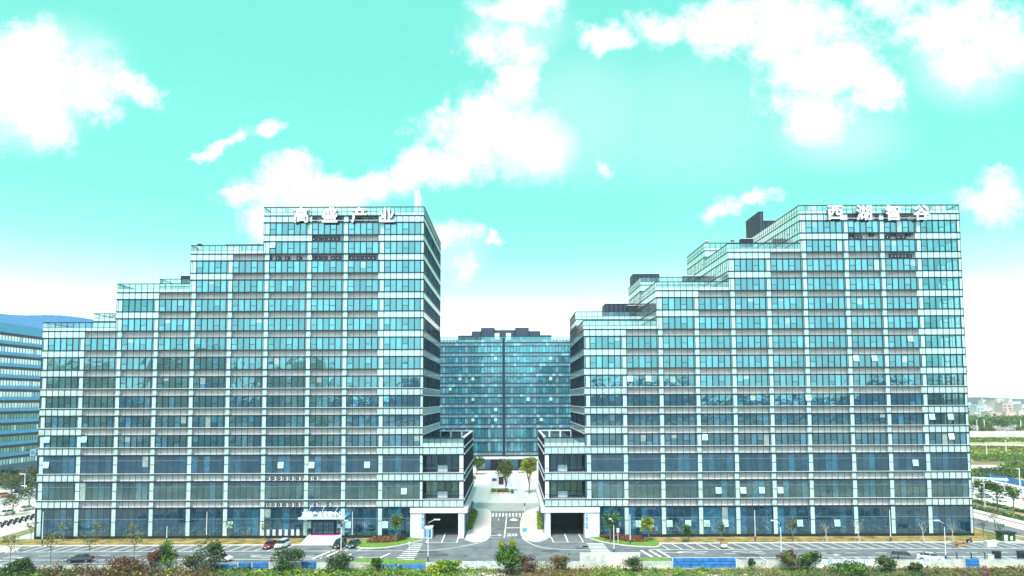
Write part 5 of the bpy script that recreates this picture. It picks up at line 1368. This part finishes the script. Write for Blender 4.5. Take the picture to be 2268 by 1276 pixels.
# ------------------------------------------------------------------ people
def person(name, loc, rz, joints, label, top='cloth_dark', z=0):
    """one skinned body; joints = dict of posed points"""
    t = thing(name, label, 'person', loc, radians(rz))
    J = joints; order = ['pelvis', 'waist', 'chest', 'neck', 'head', 'crown', 'lsh', 'lel', 'lha', 'rsh', 'rel', 'rha', 'lhip', 'lkn', 'lan', 'lto', 'rhip', 'rkn', 'ran', 'rto']
    E_ = [(0, 1), (1, 2), (2, 3), (3, 4), (4, 5), (2, 6), (6, 7), (7, 8), (2, 9), (9, 10), (10, 11), (0, 12), (12, 13), (13, 14), (14, 15), (0, 16), (16, 17), (17, 18), (18, 19)]
    rad = dict(pelvis=.15, waist=.13, chest=.16, neck=.06, head=.1, crown=.085, lsh=.07, lel=.05, lha=.035, rsh=.07, rel=.05, rha=.035, lhip=.1, lkn=.065, lan=.045, lto=.04, rhip=.1, rkn=.065, ran=.045, rto=.04)
    me = bpy.data.meshes.new('body'); me.from_pydata([J[k] for k in order], E_, []); o = bpy.data.objects.new('body', me); COL.objects.link(o)
    sk = o.modifiers.new('skin', 'SKIN'); o.modifiers.new('sub', 'SUBSURF').levels = 1
    if not me.skin_vertices: me.skin_vertices.new()
    for i, k in enumerate(order): me.skin_vertices[0].data[i].radius = (rad[k], rad[k]); me.skin_vertices[0].data[i].use_root = (i == 0)
    me.update(); bpy.context.view_layer.update(); dg = bpy.context.evaluated_depsgraph_get()
    m2 = bpy.data.meshes.new_from_object(o.evaluated_get(dg)); o.modifiers.clear(); o.data = m2
    m2.materials.clear()
    for q in ('cloth_dark', top, 'skin', 'ac_dark'): m2.materials.append(MATS[q])
    hz = J['neck'][2]; wz = J['waist'][2] - .05
    for f in m2.polygons:
        c = f.center; dh = min((c - Vector(J['lha'])).length, (c - Vector(J['rha'])).length)
        f.material_index = 2 if (c.z > hz or dh < .07) else (1 if c.z > wz else 0); f.use_smooth = True
    o.parent = t
    h = MB(); c = J['head']
    for i in range(6):
        for j in range(10):
            a0, a1 = 2 * pi * j / 10, 2 * pi * (j + 1) / 10; b0, b1 = pi / 2 * i / 6 - .1, pi / 2 * (i + 1) / 6 - .1
            def s(a, b): return (c[0] - .015 + .125 * cos(a) * cos(b), c[1] + .115 * sin(a) * cos(b), c[2] + .06 + .13 * sin(b))
            h.face([s(a0, b0), s(a1, b0), s(a1, b1), s(a0, b1)], 'ac_dark')
    h.build('hair', t)
    return t
sit = dict(pelvis=(-.3, 0, .82), waist=(-.3, 0, 1.0), chest=(-.26, 0, 1.22), neck=(-.22, 0, 1.42), head=(-.19, 0, 1.56), crown=(-.19, 0, 1.66),
           lsh=(-.24, .19, 1.34), lel=(-.05, .27, 1.14), lha=(.30, .27, 1.05), rsh=(-.24, -.19, 1.34), rel=(-.05, -.27, 1.14), rha=(.30, -.27, 1.05),
           lhip=(-.25, .1, .80), lkn=(.18, .16, .80), lan=(.12, .14, .40), lto=(.27, .14, .36), rhip=(-.25, -.1, .80), rkn=(.18, -.16, .80), ran=(.12, -.14, .40), rto=(.27, -.14, .36))
x, y = G(774, 1243); scooter(x, y, 215, 'white scooter carrying a rider on the lane left of the gateway', 'ridden scooters', 'white')
person('person', (x, y, .02), 215, sit, 'person in a white jacket riding the white scooter near the grass verge', 'cloth_white')
x, y = G(1135, 1094); scooter(x, y, -60, 'dark scooter carrying a rider in the courtyard', 'ridden scooters', 'black')
person('person', (x, y, .02), -60, sit, 'person in dark clothes riding a scooter in front of the courtyard kiosk')
std = dict(pelvis=(0, 0, .95), waist=(0, 0, 1.1), chest=(0, 0, 1.32), neck=(.01, 0, 1.5), head=(.03, 0, 1.63), crown=(.03, 0, 1.73), lsh=(0, .2, 1.42), lel=(-.05, .25, 1.14), lha=(.08, .26, .9), rsh=(0, -.2, 1.42), rel=(.05, -.26, 1.14), rha=(.18, -.24, .93),
           lhip=(0, .1, .92), lkn=(.12, .1, .5), lan=(.1, .1, .09), lto=(.25, .1, .05), rhip=(0, -.1, .92), rkn=(-.02, -.1, .5), ran=(-.2, -.1, .1), rto=(-.06, -.1, .05))
x, y = G(1047, 1124); person('person', (x, y, .13), -90, std, 'person in dark clothes walking on the paving beside the left block')

# small carts and a heap at the right
x, y = G(1603, 1215); t = thing('hand_cart', 'small orange and white cart standing in a parking bay', 'cart', (x, y, 0)); mb = MB(); mb.box(-.6, .6, -.4, .4, .3, 1.0, 'white_paint'); mb.box(-.65, .65, -.45, .45, 1.0, 1.35, 'timber'); mb.build('body', t)
for sx in (-.4, .4): mb = MB(); mb.cyl((sx, -.45, .2), (sx, .45, .2), .2, .2, 'tyre', 10); mb.build('wheel', t)
x, y = G(2127, 1210); t = thing('timber_heap', 'brown heap of timber on the parking bay at the right', 'heap', (x, y, 0)); mb = MB()
for i in range(14): a = R.uniform(-.4, .4); mb.cyl((-1.2 + R.uniform(0, .4), R.uniform(-.6, .6), .1 + i * .06), (1.2 - R.uniform(0, .4), R.uniform(-.6, .6), .15 + i * .06), .1, .1, 'timber', 5)
mb.build('planks', t)
x, y = G(2193, 1211); t = thing('container', 'white lidded bin standing on the parking bays at the right corner', 'bin', (x, y, 0)); mb = MB(); mb.box(-.95, .95, -.6, .6, .1, 1.05, 'white_paint'); mb.build('body', t); mb = MB(); mb.box(-1.0, 1.0, -.65, .65, 1.05, 1.15, 'white_pillar'); mb.build('lid', t)
x, y = G(2228, 1199); t = thing('hut', 'small dark green hut on a pale pad at the right corner', 'hut', (x, y, .12)); mb = MB(); mb.box(-1.5, 1.5, -.8, .8, .02, 1.7, 'leaf_dark'); mb.box(-1.7, 1.7, -1, 1, 1.7, 1.95, 'dark_clad'); mb.build('body', t); mb = MB(); mb.box(-.9, -.2, -.84, -.8, .2, 1.4, 'white_paint'); mb.build('door', t); mb = MB(); mb.box(.4, .9, -.84, -.8, .3, 1.1, 'white_paint'); mb.build('hatch', t); mb = MB(); mb.box(-2.2, 3.4, -1.6, 1.4, 0, .03, 'paving'); mb.build('pad', t)

# ------------------------------------------------------------------ air conditioners on the ledges
def ac(x, y, z, label, group, dark=False):
    t = thing('air_conditioner', label, 'air conditioner', (x, y, z), 0, group); t.scale = (1.2, 1.2, 1.25)
    mb = MB(); mb.box(-.46, .46, -.18, .18, 0, .72, 'ac_dark' if dark else 'ac_white'); mb.box(-.4, -.3, -.16, .16, -.06, 0, 'ac_dark'); mb.box(.3, .4, -.16, .16, -.06, 0, 'ac_dark'); mb.build('casing', t)
    mb = MB(); mb.cyl((-.08, -.185, .36), (-.08, -.21, .36), .31, .29, 'ac_dark', 14); mb.cyl((-.08, -.21, .36), (-.08, -.225, .36), .09, .08, 'ac_white', 8); mb.build('fan', t); return t
p0, p1 = {}, {}
def acrow(pxl, py, k, where, dark=False, z2=False):
    zb = band(k)[0] + .12; key = dark
    for i, px in enumerate(pxl):
        x = P(px, py, D0 + .5)[0]; lab = f'{ORD[i]} {"dark" if dark else "pale grey"} air conditioner from the left {where}'; g = 'air conditioners ' + where
        if key not in p0: p0[key] = ac(x, D0 + .5, zb, lab, g, dark)
        else: c = copy_tree(p0[key]); c['label'] = lab; c['group'] = g; c.location = (x, D0 + .5, zb + (.74 if z2 and i % 3 == 1 else 0))
acrow((594, 607, 620, 633, 646, 661, 687, 700), 1060, -1, 'above the second storey of the left block')
acrow((596, 607, 619, 633, 646, 660, 699, 728), 1118, -2, 'above the ground floor of the left block')
acrow((696, 707, 720, 730, 739, 748), 531, 11, 'on the second highest ledge, left block', True)
acrow((597, 617, 637, 663, 694, 707, 720, 739, 750, 770, 780, 790, 799, 809, 818, 828), 573, 10, 'on the third highest ledge, left block', True)
acrow((697, 720, 752, 770, 791, 801, 820, 832), 488, 12, 'on the topmost ledge, left block', True)
acrow((1877, 1886, 1896, 1903, 1930, 1952, 1965, 1978, 1990, 2000, 2012), 524, 11, 'on the second highest ledge, right block', True, True)
acrow((1975, 1983, 1990, 1998, 2005, 2014), 568, 10, 'on the third highest ledge, right block', True)
acrow((1878, 1892, 1945, 1955, 2003), 484, 12, 'on the topmost ledge, right block', True)

# ------------------------------------------------------------------ what stands behind the camera and shows in the glass
def block(x, y, w, d, h, m, label, group, name='apartment_building', floors=3.1, wm='win_dark', bayw=3.4, cat='building', face=-1, z=0, roof=True):
    t = thing(name, label, cat, (x, y, z), 0, group); mb = MB(); mb.box(-w / 2, w / 2, -d / 2, d / 2, 0, h, m); mb.box(-w / 2 - .3, w / 2 + .3, -d / 2 - .3, d / 2 + .3, h, h + .6, m); mb.build('wall', t)
    nf = max(1, int((h - 1) / floors)); nb = max(1, int(w / bayw)); ob = MB()
    yy = -d / 2 if face < 0 else d / 2
    for f in range(nf):
        for b in range(nb):
            a = -w / 2 + (b + .5) * w / nb; ww = w / nb * .3
            ob.box(a - ww, a + ww, yy - .06, yy + .06, f * floors + 1.1, f * floors + 2.5, wm)
    o = ob.build('window', t); o['kind'] = 'stuff' if nf * nb > 100 else 'stuff'
    if roof: mb = MB(); mb.box(-w * .15, w * .1, -d * .2, d * .2, h + .6, h + 3.4, m); mb.build('roof_housing', t)
    return t
g = 'apartment blocks mirrored in the glass of the left block'
for i, (x, y, w, h, m) in enumerate(((-268, -120, 30, 52, 'tan_wall'), (-228, -150, 26, 60, 'tan_wall'), (-193, -135, 24, 61, 'grey_wall'), (-160, -150, 22, 50, 'grey_wall'), (-132, -140, 20, 57, 'tan_wall'), (-305, -110, 30, 58, 'tan_wall'))):
    block(x, y, w, 16, h, m, ORD[i] + ' apartment block of those mirrored in the left facade', g, face=1)

# ------------------------------------------------------------------ distance at the right
g = 'far buildings at the right horizon'
FB = [(2145, 897, 930, 24, 'blue_wall', 900), (2163, 899, 930, 16, 'blue_wall', 880), (2180, 902, 925, 20, 'pale_wall', 900), (2197, 890, 922, 18, 'pale_wall', 1000), (2208, 888, 922, 14, 'pale_wall', 980), (2222, 893, 925, 20, 'pink_wall', 900), (2236, 890, 925, 24, 'pale_wall', 920), (2262, 896, 925, 16, 'pale_wall', 880),
      (2158, 919, 938, 18, 'pale_wall', 780), (2195, 914, 935, 26, 'pink_wall', 760), (2230, 912, 930, 22, 'pink_wall', 800), (2255, 910, 930, 16, 'pale_wall', 820), (2175, 886, 910, 8, 'pale_wall', 1500), (2250, 889, 910, 12, 'blue_wall', 1500), (2215, 884, 905, 14, 'pale_wall', 1800)]
FL = ['pale blue building directly beside the right block, farthest left', 'second pale blue building from the left', 'low pale building behind the blue ones', 'tall white building with open floors, left of the pair', 'narrow tall white building between two wider ones', 'pinkish building in the middle of the row', 'wide white building with banded balconies', 'white building at the right picture edge', 'white low building in front of the blue ones above the trees', 'pink low roofed building above the trees', 'low pink building below the banded one', 'low pale building above the trees at the right', 'hazy slim tower far behind the blue buildings', 'hazy bluish block far behind the banded one', 'hazy pale block farthest away in the middle']
for i, (px, pt, pb, w, m, D) in enumerate(FB):
    x, zt = P(px, pt, D); ww = w * D / 1512
    block(x, D, ww, 14, max(4, zt), m, FL[i] + ' at the right horizon', g, 'building', 3.6, 'win_dark', 4.5, roof=(i % 2 == 0))
# city filling behind, small
def far_tree(x, y, h, w, lab, leaf, group, n=260, size=.6, leaf2=None):
    t = thing('tree', lab, 'tree', (x, y, 0), 0, group)
    mb = MB(); mb.cyl((0, 0, 0), (0, 0, h * .5), h * .03, h * .02, 'bark', 6); mb.build('trunk', t)
    mb = MB(); leafcloud(mb, (0, 0, h * .6), (w, w, h * .4), n, size, leaf, lump=7); leafcloud(mb, (0, 0, h * .66), (w * .9, w * .9, h * .36), n // 2, size, leaf2 or leaf, lump=5); mb.build('crown', t); return t
mb = MB()
for _ in range(420):
    px = R.uniform(2120, 2300); D = R.uniform(640, 740); x, _z = P(px, 940, D)
    leafcloud(mb, (x, D, R.uniform(3, 8)), (6, 6, R.uniform(3, 7)), 46, 1.1, R.choice(['leaf_dark', 'leaf_mid', 'leaf_olive', 'leaf_mid']), lump=2)
struct(mb, 'far_wood', 'stuff')
for i, px in enumerate((2140, 2158, 2174, 2191, 2209, 2225, 2239, 2255)):
    D = 555; x = P(px, 960, D)[0]; pk = i in (1, 4, 5, 6)
    far_tree(x, D, 8.5, 4.2, ORD[i] + (' tree, blossoming pink,' if pk else ' tree, green,') + ' behind the long white wall', 'leaf_pink' if pk else 'leaf_olive', 'trees behind the far white wall', 300, .6)
xa, xb = P(2110, 968, 540)[0], P(2320, 968, 540)[0]
t = thing('garden_wall', 'long white panelled wall across the far field at the right', 'wall', (xa, 540, 0)); mb = MB()
n = 14
for i in range(n): mb.box((xb - xa) * i / n + .3, (xb - xa) * (i + 1) / n - .3, 0, .3, 0, 4.2, 'white_paint'); mb.box((xb - xa) * i / n - .3, (xb - xa) * i / n + .3, -.1, .4, 0, 4.4, 'concrete')
mb.build('wall_body', t)
for i, (px, pt, pb) in enumerate(((2165, 930, 966), (2181, 930, 962), (2229, 975, 1004), (2262, 930, 962), (2186, 980, 1010), (2261, 1038, 1115), (2182, 1070, 1128))):
    x, y = G(px, pb); zt = P(px, pt, y)[1]; t = thing('utility_pole', ORD[i] + ' white pole in the fields at the right, farthest ones first', 'pole', (x, y, 0), 0, 'white poles at the right')
    mb = MB(); mb.cyl((0, 0, 0), (0, 0, zt), .10 * y / 250 + .08, .08 * y / 250 + .05, 'pole_white', 6); mb.build('pole', t); mb = MB(); mb.box(-1.0, .1, -.1, .1, zt - .1, zt + .05, 'pole_white'); mb.build('arm', t)
# earth patches, tracks, scrub in the field
mb = MB()
def patch(pts, m, z): mb.face([(*G(*p), z) for p in pts], m)
patch([(2150, 1030), (2205, 1030), (2235, 1038), (2218, 1047), (2180, 1046), (2150, 1040)], 'sand', .01)
patch([(2120, 983), (2300, 986), (2300, 988), (2120, 985)], 'sand', .01); patch([(2170, 1007), (2215, 1006), (2300, 1007), (2300, 1010), (2180, 1010)], 'sand', .01)
patch([(2150, 1024), (2200, 1019), (2225, 1023), (2210, 1029), (2150, 1030)], 'soil', .008)
patch([(2140, 1068), (2330, 1098), (2330, 1130), (2140, 1088)], 'sand', .006); patch([(2180, 1066), (2330, 1082), (2330, 1092), (2180, 1072)], 'soil', .009)
struct(mb, 'track')
mb = MB()
for (xa, xb, ya, yb, n, h, lf) in ((2150, 2290, 1012, 1022, 260, 2.0, 'leaf_mid'), (2150, 2290, 1036, 1062, 420, 2.6, 'leaf_dark'), (2230, 2290, 1028, 1060, 260, 3.0, 'leaf_mid'), (2130, 2290, 972, 980, 120, 1.4, 'leaf_mid'), (2130, 2290, 990, 1006, 200, 1.0, 'leaf_olive'), (2150, 2290, 998, 1008, 90, 1.8, 'leaf_lime'), (2152, 2200, 1044, 1062, 160, 2.2, 'leaf_mid')):
    for _ in range(n):
        px, py = R.uniform(xa, xb), R.uniform(ya, yb); 
        if 2150 < px < 2225 and 1029 < py < 1046: continue
        x, y = G(px, py); s = y / 200; leafcloud(mb, (x, y, h * .4), (2.2 * s, 2.2 * s, h * .6), 14, .32 * s, R.choice([lf, lf, 'leaf_olive']), lump=2)
struct(mb, 'scrub', 'stuff')
t = thing('blue_fence', 'long bright blue sheet fence slanting through the bushes at the right', 'fence', (*G(2168, 1052), 0)); bx, by = G(2168, 1052); mb = MB()
pp = [G(2165, 1058), G(2195, 1063), G(2230, 1070), G(2262, 1077), G(2300, 1085)]
for a, b in zip(pp[:-1], pp[1:]):
    mb.face([(a[0] - bx, a[1] - by, 0), (b[0] - bx, b[1] - by, 0), (b[0] - bx, b[1] - by, 2.2), (a[0] - bx, a[1] - by, 2.2)], 'sheet_blue')
    mb.face([(b[0] - bx, b[1] - by + .06, 0), (a[0] - bx, a[1] - by + .06, 0), (a[0] - bx, a[1] - by + .06, 2.2), (b[0] - bx, b[1] - by + .06, 2.2)], 'sheet_blue')
    mb.cyl((a[0] - bx, a[1] - by, 0), (a[0] - bx, a[1] - by, 2.4), .06, .06, 'pole_white', 5)
mb.build('sheets', t)
x, y = G(2178, 1076); t = thing('shelter', 'long low white and blue shelter roof beside the car park at the right', 'shelter', (x, y, 0), radians(-32)); mb = MB(); mb.box(-7, 7, -2, 2, 2.5, 2.75, 'white_paint'); mb.box(-7.1, 7.1, -2.1, -2, 2.3, 2.7, 'canopy_blue'); mb.build('roof', t)
for sx in (-6.5, -2, 2, 6.5): mb = MB(); mb.box(sx - .1, sx + .1, 1.5, 1.7, 0, 2.5, 'pole_white'); mb.build('post', t)
# right-hand street trees and hedges
for i, (px, py, h) in enumerate(((2176, 1122, 7.5), (2210, 1132, 8), (2246, 1138, 7.5))):
    x, y = G(px, py); tree(x, y, .08, h, (2.6, 2.6, 2.1), ORD[i] + ' round street tree from the left on the red footpath', 'leaf_dark', 620, .3, .72, group='street trees on the red footpath', leaf2='leaf_mid')
for nm, xa, xb, lab in (('hedge', 126.7, 129.5, 'long low hedge between the pale pavement and the red footpath at the right'), ('hedge', 135.6, 137, 'long low hedge between the red footpath and the car park at the right')):
    t = thing(nm, lab, 'hedge', (xa, 150, 0), 0, 'roadside hedges at the right'); mb = MB()
    for _ in range(4200):
        p = Vector((R.uniform(0, xb - xa), R.uniform(2, 140) ** 1.0, R.uniform(.05, .8))); d1 = Vector((R.uniform(-1, 1), R.uniform(-1, 1), R.uniform(-.2, 1))).normalized() * .3; d2 = d1.orthogonal() * .6
        mb.face([p - d1, p + d2, p + d1, p - d2], 'leaf_dark' if R.random() < .6 else 'leaf_mid')
    mb.build('foliage', t)
# left side: street trees, lamps
for i, (px, py) in enumerate(((28, 1142), (64, 1128), (25, 1100), (12, 1085), (48, 1082), (70, 1065))):
    x, y = G(px, py); far_tree(x, y, 6.5, 2.4, ORD[i] + ' thin grey-green tree along the left side street, nearest first', 'leaf_grey', 'trees along the left side street', 260, .3, 'leaf_olive')
for i, (px, pt, pb) in enumerate(((53, 1050, 1112), (57, 1076, 1112), (38, 1094, 1116))):
    x, y = G(px, pb); zt = P(px, pt, y)[1]; t = thing('street_lamp', ORD[i] + ' white lamp on the left side street, tallest first', 'street lamp', (x, y, 0), 0, 'lamps on the left side street'); mb = MB(); mb.cyl((0, 0, 0), (0, 0, zt), .12, .08, 'pole_white', 7); mb.build('pole', t); mb = MB(); mb.box(-1.6, .1, -.12, .12, zt - .1, zt + .1, 'pole_white'); mb.build('lamp_head', t)
mb = MB()
for _ in range(160):
    px, py = R.uniform(-20, 82), R.uniform(1056, 1086); x, y = G(px, py); leafcloud(mb, (x, y, 1.5), (3, 3, 2.2), 26, .5, R.choice(['leaf_grey', 'leaf_dark', 'leaf_olive']), lump=2)
struct(mb, 'shrubbery', 'stuff')
x, y = G(14, 1222); t = thing('rubble_heap', 'pale heap of rubble on the corner at the far left', 'heap', (x, y, 0)); mb = MB()
for i in range(60): a = R.uniform(0, 6.3); r_ = R.uniform(0, 1.8); s_ = R.uniform(.15, .4); X_, Y_ = r_ * cos(a) * 1.4, r_ * sin(a) * .7; zz = max(0, .8 - r_ * .4); mb.box(X_ - s_, X_ + s_, Y_ - s_, Y_ + s_, zz * .3, zz + s_, 'kerb')
mb.build('stones', t)

# ------------------------------------------------------------------ the air
hm = bpy.data.materials.new('haze'); hm.use_nodes = True; hn = hm.node_tree; hn.nodes.clear()
pv = hn.nodes.new('ShaderNodeVolumePrincipled'); pv.inputs['Color'].default_value = (0.95, 0.98, 1.0, 1); pv.inputs['Density'].default_value = 0.0002; pv.inputs['Anisotropy'].default_value = 0.2
ho = hn.nodes.new('ShaderNodeOutputMaterial'); hn.links.new(pv.outputs[0], ho.inputs['Volume']); MATS['haze'] = hm
mb = MB(); mb.box(-4100, 4100, -4100, 4100, -1.2, 215, 'haze'); struct(mb, 'haze', 'stuff')
